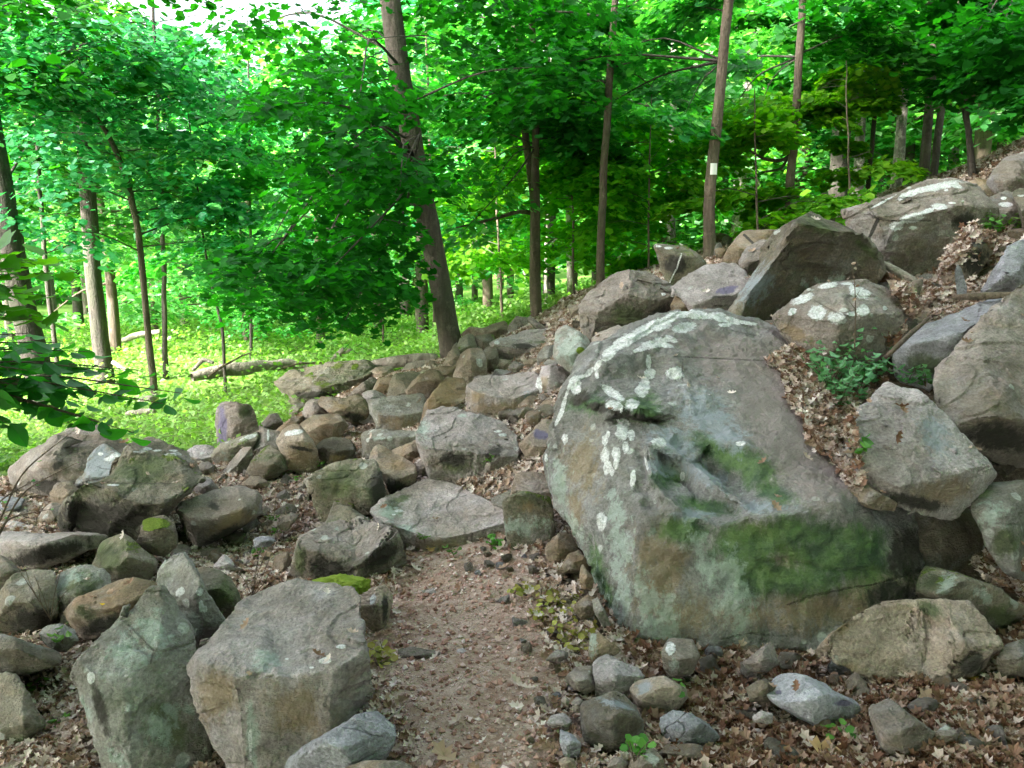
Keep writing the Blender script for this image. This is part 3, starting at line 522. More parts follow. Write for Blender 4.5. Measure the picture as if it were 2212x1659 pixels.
rock('G','bluish slab half covered by dead leaves','15,950 80,880 200,850 400,900 600,1030 740,1100 765,1190 700,1290 520,1310 300,1220 150,1150 60,1060',None,mat='blue',D=2.6,kt=1.3,group=GW,marks=[('purple','G','90,1005,34,24 650,1100,80,30')])
rock('G','dark grey block in the leaves at the bottom right','900,1180 1000,1060 1090,1070 1200,1170 1400,1330 1460,1560 1300,1640 1100,1580 950,1360',None,mat='grey',D=2.42,group=GW)
rock('G','small grey stone right of the dark grey block','1440,1360 1540,1275 1660,1370 1600,1450 1480,1450',None,D=2.45,group=GW)
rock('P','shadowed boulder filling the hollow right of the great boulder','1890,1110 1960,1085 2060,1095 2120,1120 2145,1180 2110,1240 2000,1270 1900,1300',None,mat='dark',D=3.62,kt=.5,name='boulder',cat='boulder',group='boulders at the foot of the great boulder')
rock('H','smooth angular pale boulder perched on the shoulder of the great boulder','710,430 760,300 870,180 960,80 1050,25 1200,80 1300,90 1450,190 1530,290 1640,440 1800,560 1900,680 1910,790 1830,890 1700,1020 1500,1100 1350,1080 1100,970 1030,900 880,870 800,680 800,600 740,560','720,560 880,860 1100,945 1210,840 1400,800 1600,780 1790,730 1905,760',cre=['1060,80,-.05 1130,280,-.05 1190,500,-.05 1215,830','1440,270 1630,470 1780,720'],mat='pale',D=3.3,kt=.75,kb=.35,th=.6,side=.15,name='boulder',cat='boulder',group=GB,fine=2.9,chip=4,marks=[('ochre','H','900,350,0.1,0.1 1500,950,320,110,-15'),('blue','H','1450,450,110,200,-30'),('dark','H','1250,1020,260,60,10')])
rock('H','flat sliver stone under the perched pale boulder','690,920 730,840 850,870 1000,960 1115,1010 1080,1075 900,1070 760,1015',None,mat='brown',D=3.28,group=GW)
rock('P','huge smooth boulder leaning in from the right edge','2020,835 2050,765 2120,695 2212,615 2280,590 2290,900 2240,985 2165,972 2120,955 2065,928 2040,893','2025,880 2065,925 2166,897 2280,910',mat='grey',D=3.55,kt=.9,kb=1.2,th=.5,name='boulder',cat='boulder',group=GB,fine=2,marks=[('dark','P','2170,945,90,30,10')])
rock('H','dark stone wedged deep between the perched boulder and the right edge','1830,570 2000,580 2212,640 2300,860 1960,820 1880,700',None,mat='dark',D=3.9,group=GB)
rock('H','pale lichened boulder at the right edge with dead leaves on it','1775,1050 1800,950 1880,870 2000,860 2212,890 2320,1000 2320,1640 2212,1650 2080,1590 1900,1400 1820,1200',None,cre=['2000,870 2050,1100 2100,1400 2150,1620'],mat='lichen',D=3.25,kt=.8,kb=.3,name='boulder',cat='boulder',group='boulders at the foot of the great boulder',marks=[('green','H','1860,950,80,60 2050,1380,120,120'),('mint','H','1950,1120,110,120')])
# ---- upper slope
rock('L','large grey boulder capped with white lichen at the upper right','680,500 710,440 800,410 880,400 1060,320 1200,240 1350,200 1550,180 1700,230 1850,330 1930,430 1980,640 1900,760 1700,850 1550,960 1500,1080 1400,1090 1280,1040 1000,940 870,760 740,640','685,480 900,440 950,515 1100,530 1320,460 1600,400 1930,430',cre=['950,520,.06 900,620,.06 840,730,.06','930,530,-.02 1000,760'],D=6.6,kt=1.0,kb=.3,th=.6,side=.15,name='boulder',cat='boulder',group=GB,fine=2.9,chip=4,
     marks=[('lichen','L','1450,235,240,30,-12 1620,220,60,20,15 1230,290,130,28,-22 1000,360,120,10,-28 1250,505,110,40,-12 1350,455,90,24,-22 1480,400,70,26,5 1110,570,55,42 1250,585,34,16 1590,370,30,8 1690,355,22,8 1540,260,18,12'),('dark','L','1700,540,110,80')],lines=[('dark','950,515 900,620 840,730',4),('crack','870,400 930,500 1080,530 1200,520 1420,525',2)])
rock('P','dark overhanging block in the centre of the upper slope','1575,675 1590,650 1622,605 1640,580 1668,560 1680,540 1685,500 1705,478 1745,462 1780,480 1822,492 1860,525 1900,560 1903,577 1885,605 1870,618 1808,620 1765,628 1730,650 1706,675 1690,708 1676,712 1640,698 1600,684','1580,676 1620,632 1665,592 1700,548 1700,506 1750,484 1800,500 1860,530 1900,562',mat='dark',D=5.0,kt=1.0,kb=.75,th=.7,side=.08,name='boulder',cat='boulder',group=GB,fine=2.9,chip=4,marks=[('mint','L','315,1070,38,36 435,1045,38,26 600,1030,70,40'),('green','L','400,560,200,60,20 860,780,110,30,40'),('blue','P','1630,620,30,50,40')],lines=[('crack','380,520 450,560 540,570',2)])
rock('K','notched grey stone leaning on the left of the dark overhanging block','1560,530 1600,440 1720,345 1850,335 1880,380 1830,480 1740,550 1600,610 1565,580','1565,545 1640,540 1740,515 1870,400',D=5.5,kt=1.1,kb=.35,group=GB)
rock('K','slanted stone with a dark crack behind the notched stone','1370,580 1450,440 1560,300 1620,270 1750,275 1900,270 1880,330 1720,380 1600,470 1560,580 1450,600',None,mat='brown',D=6.4,group=GB,lines=[('dark','1590,300 1670,375',3)])
rock('K','pale pinkish boulder with dark slots in the centre of the upper slope','985,740 1050,680 1130,630 1280,575 1500,560 1560,600 1640,690 1600,760 1500,880 1460,1000 1340,1000 1200,960 1140,960 1060,850 990,800','990,800 1150,880 1300,850 1500,840 1620,720',mat='pale',D=5.3,kt=1.0,kb=.3,name='boulder',cat='boulder',group=GB,marks=[('purple','K','1440,780,100,30,-10'),('dark','K','1390,835,85,10,-3 1360,915,80,12,-3')],lines=[])
rock('K','kite shaped stone with a white vein balanced on the skyline','830,385 940,390 1080,400 1200,470 1250,570 1200,650 1100,700 950,740 900,670 870,520','835,415 890,460 1040,465 1180,490 1245,530',cre=['870,470 940,720'],mat='moss',D=6.3,kt=2.0,kb=.15,group=GB,marks=[('lichen','K','850,400,24,9 940,415,40,12'),('dark','K','1000,560,100,90')],lines=[('lichen','1050,465 1010,590 950,710',1.6)])
rock('K','large smooth grey boulder left of the pale pinkish one','185,940 290,800 480,650 580,625 700,630 840,680 960,750 995,830 900,960 760,1120 640,1190 500,1200 380,1180 280,1220 230,1200 210,1100 190,1000','192,975 310,950 400,905 480,860 610,795 700,840 860,860 990,840',cre=['610,640,-.04 610,795','300,960 330,1080 250,1200'],D=5.5,kt=.9,kb=.25,th=.7,side=.15,name='boulder',cat='boulder',group=GB,fine=2.9,chip=4,marks=[('lichen','K','895,815,20,12'),('green','K','600,1000,150,100'),('dark','K','850,980,120,60,-40')])
rock('K','small angular brown stone in front of the smooth grey boulder','275,1250 310,1180 400,1130 510,1090 640,1150 630,1210 500,1290 390,1400 320,1370','280,1260 380,1190 500,1150 630,1160',mat='grey',D=4.95,kt=1.3,group=GB)
rock('J','rounded sage green lichened boulder left of the great boulder','1190,640 1220,540 1300,470 1400,500 1470,590 1520,650 1540,720 1590,760 1520,860 1400,920 1330,840 1230,780 1180,720',None,mat='lichen',D=5.3,kt=.8,name='boulder',cat='boulder',group=GB,marks=[('moss','J','1420,680,36,34'),('mint','J','1330,650,120,140')])
rock('K','small brown stone in the gap below the smooth grey boulder','965,900 1000,825 1060,845 1140,950 1070,990 975,980',None,mat='brown',D=5.1,group=GB)
rock('L','low domed boulder dotted with round white lichens','90,1370 130,1300 250,1190 430,1090 620,1055 800,1070 960,1110 1100,1190 1230,1310 1260,1390 1230,1520 1050,1650 760,1690 500,1700 300,1620 150,1500',None,mat='grey',D=4.35,kt=1.0,kb=.2,th=.7,name='boulder',cat='boulder',group=GB,fine=2.9,chip=3,
     marks=[('lichen','L','300,1200,100,34,-25 210,1310,40,30,-30 425,1320,75,62 600,1370,90,50,10 820,1300,60,52 800,1150,90,50,15 740,1100,40,26 520,1085,90,22,-8 690,1070,60,12 1010,1280,20,18 730,1330,50,20'),('ochre','L','250,1500,160,50,25')],lines=[('crack','400,1210 520,1280 640,1340 700,1345',1.5)])
rock('L','blocky stone with a lit top and dark side lying in the woody debris','1515,990 1540,860 1620,740 1760,640 1830,660 1905,720 1945,770 1880,890 1760,1020 1660,1040 1600,1040 1530,1020','1525,1000 1640,930 1760,765 1905,725',cre=['1765,765,-.03 1680,920 1660,1030'],mat='tan',D=5.2,kt=.9,kb=.2,group=GB,marks=[('blue','L','1780,700,90,50,15'),('dark','L','1790,880,130,90,-40')])
rock('L','smooth bluish boulder at the right edge above the pale slab','1830,1120 1950,960 2080,780 2212,690 2320,680 2320,1100 2150,1180 1900,1185',None,mat='blue',D=4.8,name='boulder',cat='boulder',group=GB)
rock('P','long pale slab with a crack between the leaf pile and the right edge','1935,790 1945,737 1975,712 2035,695 2115,658 2190,638 2200,665 2120,720 2060,770 2030,820 2010,835 1960,820','1942,752 2000,738 2080,715 2190,662',mat='blue',D=4.2,kt=1.5,kb=.3,name='boulder',cat='boulder',group=GB,marks=[('green','P','2000,790,50,25')],lines=[('crack','2119,660 2112,690 2110,705',1.5)])
rock('L','round topped boulder in the far upper right corner','1905,190 1950,100 2030,0 2212,-60 2330,-70 2330,330 2212,290 2000,300 1930,220',None,mat='grey',D=7.4,name='boulder',cat='boulder',group=GB)
rock('L','small brown boulder between the lichen capped boulder and the corner one','1700,230 1760,185 1850,165 1950,190 2000,290 1900,400 1780,340',None,mat='brown',D=7.2,group=GB)
rock('L','dark boulder with two white lichen spots near the right edge','1850,370 2000,280 2110,270 2180,310 2200,420 2212,620 2100,680 1960,640 1920,470',None,D=6.8,group=GB,marks=[('lichen','L','2055,385,60,22 2035,330,26,14')],name='boulder',cat='boulder')
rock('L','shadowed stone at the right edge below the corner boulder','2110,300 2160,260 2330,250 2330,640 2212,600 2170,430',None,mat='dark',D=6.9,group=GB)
rock('L','low stone between the dark overhanging block and the lichened dome','890,1020 960,960 1040,1000 1100,1080 1200,1180 1100,1230 980,1130 900,1090',None,mat='pale',D=5.1,group=GB)
rock('P','brown stone beneath the lichened dome beside the great boulder','1640,700 1690,690 1730,720 1780,750 1760,790 1700,780 1650,750',None,mat='dark',D=4.9,group=GB)
# ---- background wall left of the steps
rock('I','long mossy slab jutting over the meadow','185,820 260,750 340,710 560,680 740,650 930,625 1060,660 1080,700 1000,745 900,835 770,865 765,965 600,970 360,1010 270,920 210,860','210,850 340,885 560,905 600,835 760,810 980,765',D=7.6,kt=1.8,kb=.5,mat='moss',name='boulder',cat='boulder',group=GW,fine=2,marks=[('dark','I','560,930,260,40'),('moss','I','855,680,36,22,-40')])
rock('I','small cream stone at the right end of the long mossy slab','985,730 1040,690 1160,675 1190,700 1190,745 1050,790 1000,760',None,mat='tan',D=7.7,group=GW)
rock('I','flat tilted stone in front of the long mossy slab','780,940 860,870 990,770 1050,800 1000,890 930,940 790,960',None,D=7.2,group=GW)
rock('I','small stone with a bright ridge right of the flat tilted one','1005,890 1060,790 1180,750 1200,800 1160,890 1080,920','1010,890 1080,830 1190,815',mat='brown',D=7.1,group=GW)
rock('I','upright greenish stone in the middle of the low wall','1140,930 1160,800 1200,755 1370,715 1410,750 1400,800 1330,850 1320,950 1230,960 1160,965',None,cre=['1215,760 1205,930'],mat='moss',D=6.95,group=GW)
rock('I','bright crested brown stone right of the upright greenish one','1305,860 1400,770 1500,710 1580,720 1650,790 1580,890 1500,950 1460,970 1330,930','1312,880 1400,815 1500,790 1640,810',mat='brown',D=6.7,kb=.5,group=GW)
rock('I','flat dark topped stone at the back of the low wall','1275,700 1320,650 1450,630 1560,640 1575,700 1480,740 1370,740 1290,750','1280,715 1400,690 1560,670',mat='grey',D=7.9,group=GW)
rock('I','brown stone squeezed behind the standing stone of the steps','1545,720 1600,680 1730,680 1740,820 1700,800 1580,750',None,mat='brown',D=7.0,group=GW)
rock('I','tall pinkish slab at the foot of the leaning tree','1590,690 1680,540 1740,470 1770,600 1730,700',None,mat='tan',D=7.9,group=GW)
rock('I','standing stone with a chipped pale top left of the third step','1712,800 1740,640 1780,570 1850,530 1950,535 1985,640 1998,780 1880,815 1840,900 1750,840','1715,740 1790,660 1850,620 1980,650',cre=['1795,660 1820,880'],mat='tan',D=6.25,kt=.9,kb=.1,group=GW,marks=[('lichen','I','1930,640,26,40,-20')])
rock('I','rounded olive stone above the standing stone','1725,610 1730,520 1790,410 1850,400 1900,440 1905,540 1830,550 1760,600',None,mat='moss',D=7.3,group=GW)
rock('I','long tan stone topping the wall right of the leaning tree','1780,400 1830,360 1870,325 1900,345 1960,350 2050,310 2120,285 2190,340 2220,430 2100,440 2040,420 1900,425',None,mat='tan',D=7.9,group=GW)
rock('I','small dark hollowed stone under the long tan stone','1895,420 1960,405 2050,410 2070,460 2010,530 1930,535',None,mat='moss',D=7.25,group=GW)
rock('J','pointed grey stone on top of the wall beyond the steps','800,560 810,460 870,380 905,395 1000,400 1045,440 1080,500 960,560 890,560',None,cre=['885,400 905,550'],D=8.2,group=GW)
rock('J','thin grey slab leaning on the pointed stone','960,410 985,380 1110,470 1130,500 1040,490',None,D=8.5,group=GW)
rock('J','topmost step, a broad platform stone with a mossy hollow','670,590 860,555 1000,500 1120,488 1235,498 1210,600 1180,645 1060,725 950,745 830,745 760,765 700,725 680,650','675,612 800,640 860,672 1000,645 1185,628',mat='step',D=6.9,kt=2.4,kb=.3,side=.06,name='step_stone',cat='stone step',group='flat stone steps of the trail',fine=2,chip=3,marks=[('green','J','1060,605,80,16'),('dark','J','930,640,100,26'),('lichen','J','700,610,24,16')])
rock('J','angular stone under the right end of the topmost step','1045,740 1100,650 1190,630 1185,745 1120,770 1085,840 1050,790',None,mat='lichen',D=6.85,group=GW)
rock('J','dark square stone under the left end of the topmost step','575,690 620,650 700,670 715,770 700,840 620,840',None,mat='dark',D=6.95,group=GW)
rock('J','small square pale stone under the topmost step, leftmost of three','682,825 720,752 802,765 797,845 740,850',None,mat='tan',D=6.8,chip=3,group='small packing stones under the topmost step')
rock('J','dark packing stone under the topmost step, middle of three','798,825 850,762 945,810 932,875 850,868',None,mat='dark',D=6.75,group='small packing stones under the topmost step')
rock('J','low packing stone under the topmost step, rightmost of three','932,880 1000,822 1085,832 1085,885 1000,895',None,mat='grey',D=6.65,group='small packing stones under the topmost step')
rock('J','small brown block above the rightmost packing stone','945,765 1055,738 1075,825 1000,825 930,795',None,mat='brown',D=6.85,group=GW)
rock('J','thin flat stone lying on the back of the third step','655,905 690,842 830,858 905,885 850,910 700,912',None,mat='step',D=6.5,group=GW)
rock('J','third step, a round fronted thick block stained brown','450,1040 470,980 560,920 700,895 900,885 1070,895 1070,1000 1045,1200 960,1255 780,1275 640,1235 560,1195 470,1175 450,1110','455,1015 560,1035 700,1082 850,1085 930,1060 1065,1000',mat='step',D=5.95,kt=2.2,kb=.1,th=.6,side=.14,name='step_stone',cat='stone step',group='flat stone steps of the trail',fine=2.9,chip=3,marks=[('ochre','J','760,1180,280,60 520,1080,60,60'),('blue','J','965,1095,40,70')])
rock('J','knobbly cream stone propped right of the third step','1028,1060 1045,930 1110,820 1200,808 1280,830 1335,880 1295,970 1160,1085 1100,1135 1040,1100',None,mat='pale',D=5.7,nz=2.0,kt=.6,name='rock',group=GW,marks=[('ochre','J','1100,950,40,60'),('lichen','J','1060,1000,30,100')])
rock('J','dark brown stone under the knobbly cream stone','1045,1260 1080,1140 1180,1080 1290,1090 1250,1220 1100,1275',None,mat='brown',D=5.55,group=GW)
rock('J','thin lichened stone behind the knobbly cream stone','1105,790 1150,755 1240,772 1300,830 1130,815',None,mat='lichen',D=6.3,group=GW)
rock('J','grey stone touching the top left of the great boulder','1330,900 1390,830 1480,760 1590,745 1600,820 1450,930 1380,950',None,mat='grey',D=4.85,group=GB)
rock('J','pinkish far stone beyond the topmost step','1212,475 1240,410 1330,400 1390,420 1380,470 1250,495',None,mat='pale',D=8.0,group=GW)
rock('J','thin stacked stone above the pinkish far stone','1318,295 1380,280 1445,292 1430,390 1340,380',None,mat='tan',D=8.3,group=GW)
rock('J','small stone under the flat dark topped one at the wall back','150,850 230,815 340,815 340,925 200,885',None,mat='brown',D=6.85,group=GW)
rock('J','cream chip below the knobbly stone at the great boulder','1290,960 1320,900 1345,930 1340,990 1300,1000',None,mat='pale',D=5.2,group=GW)
# ---- stones sunk in the trail
GT = 'flat stones sunk in the trail'
rock('C','long flat grey stone sunk in the trail beside the flat topped block','1220,640 1310,612 1460,640 1630,660 1610,740 1400,762 1240,722',None,mat='grey',kt=2.2,th=.3,group=GT)
rock('C','flat grey stone sunk in the trail near its far end','1365,130 1540,100 1640,120 1600,180 1400,195',None,mat='grey',kt=2.2,th=.3,group=GT)
rock('C','pale squarish stone in the middle of the trail','1700,645 1790,622 1835,680 1800,735 1715,740',None,mat='pale',kt=2.0,th=.3,group=GT)
rock('C','half buried grey stone in the trail below the pale squarish one','1690,835 1760,800 1830,850 1840,895 1700,895',None,mat='grey',kt=1.6,th=.3,group=GT)
rock('C','dark flake of stone in the upper middle of the trail','1530,400 1600,375 1660,420 1630,445 1540,430',None,mat='dark',kt=1.6,th=.3,group=GT)
rock('C','brown stone at the left trail edge below the long flat stone','970,1140 1010,1085 1060,1120 1050,1165 985,1165',None,mat='brown',kt=1.2,th=.4,group=GT)
rock('F','flat blue grey stone at the right side of the trail','55,850 110,800 165,840 130,880 60,880',None,mat='blue',kt=2.0,th=.3,group=GT)
rock('F','grey stone in the trail left of the pitted stone','215,480 270,450 330,480 320,520 230,520',None,mat='grey',kt=1.6,th=.3,group=GT)
rock('C','small tan stone near the bottom of the trail','1580,1500 1640,1480 1700,1510 1650,1545 1590,1540',None,mat='tan',kt=1.4,th=.4,group=GT)
# ---------------------------------------------------------------- the great boulder
def great_boulder():
    O = [(1175,990,4.05),(1178,955,4.1),(1188,925,4.15),(1200,885,4.25),(1215,845,4.3),(1232,812,4.4),(1252,780,4.5),(1275,755,4.55),(1310,735,4.6),(1345,720,4.7),(1385,703,4.8),(1425,688,4.9),(1470,676,5.0),(1510,671,5.05),(1560,674,5.1),(1620,690,5.1),(1675,708,5.05),(1720,728,5.0),(1765,760,4.9),
         (1815,800,4.7),(1850,860,4.5),(1885,940,4.2),(1930,1010,3.9),(1965,1090,3.65),(1985,1160,3.5),(2005,1240,3.3),(1990,1310,3.12),(1900,1350,3.02),(1830,1395,2.98),(1760,1415,2.97),(1659,1410,2.97),(1560,1406,2.98),(1456,1405,3.0),(1370,1408,3.02),(1340,1375,3.2),(1323,1354,3.3),(1291,1301,3.45),(1273,1240,3.6),(1256,1187,3.72),(1223,1142,3.85),(1188,1092,3.98),(1178,1044,4.02)]
    I = [(1396,965,3.56),(1407,1037,3.32),(1390,1104,3.18),(1371,1160,3.1),(1363,1244,3.05),(1362,1320,3.05),(1290,1000,3.72),(1280,1120,3.5),(1300,920,3.86),(1240,960,3.93),(1230,1060,3.82),(1320,1230,3.3),
         (1440,1080,3.15),(1468,1104,3.08),(1496,1117,3.03),(1540,1120,3.03),(1581,1117,3.04),(1623,1100,3.06),(1659,1112,3.03),(1730,1104,3.0),(1800,1100,3.02),(1870,1120,3.12),
         (1440,985,3.5),(1456,962,3.56),(1490,990,3.46),(1531,1020,3.32),(1575,1055,3.2),(1618,1092,3.08),
         (1480,970,3.68),(1540,962,3.66),(1605,958,3.60),(1650,1000,3.46),(1700,1050,3.28),(1520,1003,3.72),(1560,1028,3.64),(1600,1058,3.50),(1640,1086,3.28),(1425,1000,3.58),(1460,1004,3.56),(1430,1048,3.60),(1470,1056,3.56),(1500,1097,3.36),(1550,1106,3.27),(1590,1108,3.18),
         
         (1455,770,4.35),(1452,830,4.12),(1448,870,3.98),(1462,905,3.88),(1500,860,4.0),(1560,880,3.92),(1600,925,3.76),(1659,985,3.48),(1710,1025,3.32),(1765,1048,3.2),(1830,1062,3.18),(1880,1080,3.3),
         (1600,800,4.45),(1700,880,4.1),(1760,960,3.8),(1800,900,4.2),(1720,790,4.65),(1840,1000,3.8),(1600,730,4.85),(1500,740,4.7),
         (1240,845,4.22),(1270,862,3.96),(1331,880,3.80),(1380,893,3.74),(1431,893,3.80),(1300,818,4.28),(1345,814,4.29),(1400,803,4.34),(1360,850,4.0),(1300,770,4.3),(1360,755,4.36),(1440,738,4.52),
         (1262,875,4.14),(1330,895,4.06),(1385,907,4.0),(1425,912,3.96),
         (1700,1200,3.05),(1560,1220,3.04),(1450,1240,3.04),(1850,1190,3.1),(1850,1262,3.1),(1800,1330,3.1),(1650,1320,3.04),(1500,1330,3.02),(1720,1290,3.02),(1780,1270,3.02),(1930,1248,3.2)]
    Cn = [[(1396,965),(1407,1037),(1390,1104),(1371,1160),(1363,1244),(1362,1320),(1370,1404)],
          [(1440,1080),(1468,1104),(1496,1117),(1540,1120),(1581,1117),(1623,1100),(1659,1112),(1730,1104),(1800,1100),(1870,1120),(1985,1160)],
          [(1456,962),(1490,990),(1531,1020),(1575,1055),(1618,1092),(1623,1100)],[(1480,970),(1540,962),(1605,958),(1650,1000),(1700,1050)],[(1520,1003),(1560,1028),(1600,1058),(1640,1086)],[(1425,1000),(1460,1004)],[(1430,1048),(1470,1056)],[(1500,1097),(1550,1106),(1590,1108)],[(1300,818),(1345,814),(1400,803)],[(1407,1037),(1440,1080)],
          [(1310,735),(1300,770)],[(1455,770),(1452,830),(1448,870),(1431,893),(1380,893),(1331,880),(1270,862),(1240,845),(1232,812)],
          [(1452,830),(1500,860),(1560,880),(1600,925),(1659,985),(1710,1025),(1765,1048),(1830,1062),(1880,1080),(1965,1090)],[(1262,875),(1330,897),(1385,910),(1425,915),(1448,870)],
          [(1300,770),(1360,755),(1440,735)]]
    O = [(a, b, 3.22 + (c - 3.02) * .72) for a, b, c in O]; I = [(a, b, 3.22 + (c - 3.02) * .72) for a, b, c in I]
    A = [p for p in O] + [p for p in I]; key = {(p[0], p[1]): i for i, p in enumerate(A)}
    V2 = [Vector(p[:2]) for p in A]; n = len(O); E = [(i, (i + 1) % n) for i in range(n)]
    for c in Cn:
        ids = [key[p] for p in c if p in key]; E += list(zip(ids[:-1], ids[1:]))
    r = delaunay_2d_cdt(V2, E, [list(range(n))], 1, 1e-4); nv, nf, ov = r[0], r[2], r[3]
    N2 = np.array([(v.x, v.y) for v in nv]); AD = np.array([p[2] for p in A]); AX = np.array([p[:2] for p in A], float); d = np.zeros(len(nv))
    for i in range(len(nv)):
        if ov[i]: d[i] = AD[ov[i][0]]
        else:
            q = np.hypot(*(AX - N2[i]).T); k = np.argsort(q)[:3]; w = 1 / (q[k] + 1e-3); d[i] = (AD[k] * w).sum() / w.sum()
    V = list(W(N2[:, 0], N2[:, 1], d)); T = [tuple(f) for f in nf if len(f) == 3]
    loop = list(range(n)); inv = {}
    for i in range(len(nv)):
        for o in ov[i]: inv[o] = i
    loop = [inv[i] for i in range(n)]
    rings = [loop]; C = W(1560, 1060, 4.3)
    for sc, bk in ((1.0, .25), (.85, .6), (.5, .85)):
        ring = []
        for i in loop:
            p = np.array(V[i]); q = C + (p - C) * sc; q[1] = max(q[1] + bk * .7, p[1] + .1 if sc > .9 else 0); q[0] += .12 * bk; ring.append(len(V)); V.append(q)
        rings.append(ring)
    V.append(C + np.array([.15, 1.0, -.1])); cc = len(V) - 1; m = n
    for a, b in zip(rings[:-1], rings[1:]):
        for i in range(m): j = (i + 1) % m; T += [(a[j], a[i], b[i]), (a[j], b[i], b[j])]
    for i in range(m): T.append((rings[-1][(i + 1) % m], rings[-1][i], cc))
    V, T = refine(V, T, .042, 9); V = smooth(V, T, 1, .35); rr = np.random.default_rng(4); V = facet(V, T, 70, rr, .3, 1.6); V, T = subdiv(V, T); V = smooth(V, T, 1, .3); V = facet(V, T, 200, rr, .15, 2.2); V = smooth(V, T, 1, .5); V, T = subdiv(V, T); V = smooth(V, T, 1, .3)
    Nn = vnormals(V, T)
    disp = .018 * fbm(V * 2.6, 3, 3) + .013 * fbm(V * 11, 4, 6, .65); slab = mark_attrs(V, [('s', 'P', '1690,900,150,130,35')])['s']
    disp *= 1 - .6 * np.clip(slab * 2 - .6, 0, 1)
    Vs = V + .10 * np.stack([vnoise(V * 3, 41), vnoise(V * 3, 42), vnoise(V * 3, 43)], 1)
    disp -= .012 * (np.abs(vnoise(Vs * np.array([1.6, 1.6, 4.5]), 44)) < .05) * (1 - np.clip(slab * 2, 0, 1))
    V = V + Nn * disp[:, None]
    mk = [('slab', 'P', '1720,900,110,180,-32 1640,790,170,60,12 1800,1000,60,80,-30'), ('lichen', 'E', '455,475,26,52 800,485,28,45 830,430,18,30 955,400,52,90,10 965,330,60,28,15 1032,440,28,46 980,550,30,52 905,600,38,62 900,690,24,50 800,620,38,70 825,720,36,62 865,760,20,40 1045,820,24,82,5 1270,510,65,55 1975,515,45,20 555,40,40,55 870,80,110,35,35 880,180,75,45,10 1035,180,60,50,-20 1120,60,60,50,-40 940,210,30,40 1470,800,22,40 295,640,16,40 480,60,14,70,15 440,200,18,130,15 395,300,12,100,20 1160,690,10,70,-15 775,1190,45,75'),
          ('lichen', 'K', '990,1500,78,55 560,1220,140,52,-35 420,1330,90,45,-50 330,1430,60,26,-60 250,1490,50,24,-50 130,1580,50,60 180,1530,60,18,-10 760,1110,160,46,-30 930,1030,110,40,-25 1060,985,120,34,-10 1180,990,110,40,8 1080,1100,100,46,-10 880,1090,90,40,-20 960,1200,60,24,20 820,1240,130,42,-15 900,1250,70,22,15 700,1290,80,22,-20 1370,1010,90,40,10 1480,1040,90,30,12 1600,1060,110,16,10 1430,1080,60,16 780,1500,50,44,-20 765,1400,22,70 730,1600,50,60,30 320,1510,22,30'),
          ('green', 'P', '1560,985,80,24,30 1620,1010,70,38,35 1660,1060,60,25,20 1440,1030,32,22 1530,1095,60,18,10 1700,1160,170,40 1620,1180,100,50 1780,1200,150,60,10 1720,1250,110,40 1850,1200,80,60 1640,1230,60,60 1800,1160,110,30 1480,1150,60,30 1390,880,40,30 1270,870,40,22 1290,1230,20,60,-10 1300,1280,26,60,-20'),
          ('ochre', 'P', '1440,1190,60,60 1420,1260,60,70 1470,1330,80,60 1640,1150,60,30 1600,1330,110,45 1760,1320,150,50 1700,1210,60,40 1900,1270,90,40 1240,1100,20,60 1260,1010,50,60'),
          ('mint', 'P', '1525,1215,28,60,-25 1575,1240,34,55 1585,1300,34,55 1600,1340,26,40 1405,1300,30,50,-20 1430,1340,50,50 1290,1290,24,60,-15 1320,1340,26,50 1210,1040,20,60,-8 1340,1190,24,80,5 1345,1280,18,70 1330,1120,22,60 1240,1140,16,40,-30 1410,1150,12,12'),
          ('blue', 'P', '1520,890,60,40,30 1560,930,70,30,35 1450,960,50,40,35 1520,1020,60,24,35 1640,1095,60,14 1490,1110,40,14 1430,1010,40,14,20'),
          ('dark', 'P', '1255,860,26,14,-30 1300,880,40,10,5 1345,890,50,8,8 1960,1200,40,60 1930,1290,60,40 1390,905,50,6,10')]  # dark: shade painted under the knob and in the right hollow
    at = mark_attrs(V, mk)
    line_marks(V, 'crack', 'P', '1456,770 1600,777 1690,780', 1.3, at); line_marks(V, 'crack', 'P', '1475,775 1474,830', 1.0, at); line_marks(V, 'crack', 'P', '1700,1308 1760,1285 1850,1268 1930,1252 1960,1240', 2.6, at)
    line_marks(V, 'crack', 'P', '1580,714 1610,720 1635,726', 1.3, at); line_marks(V, 'crack', 'P', '1448,895 1425,905 1400,915', 2.2, at); line_marks(V, 'crack', 'P', '1559,1380 1620,1368 1700,1374', 2.0, at); line_marks(V, 'crack', 'P', '1400,965 1398,1000 1405,1030', 1.2, at)
    base = np.array([V[:, 0].mean(), V[:, 1].mean(), V[:, 2].min()])
    o = mesh_np('boulder', V, T, rock_mat('boulder'), attrs=at, origin=base)
    tag(o, 'great grey green boulder with white lichens, the largest, right of the trail', 'boulder'); add_bvh(V, T)
great_boulder()
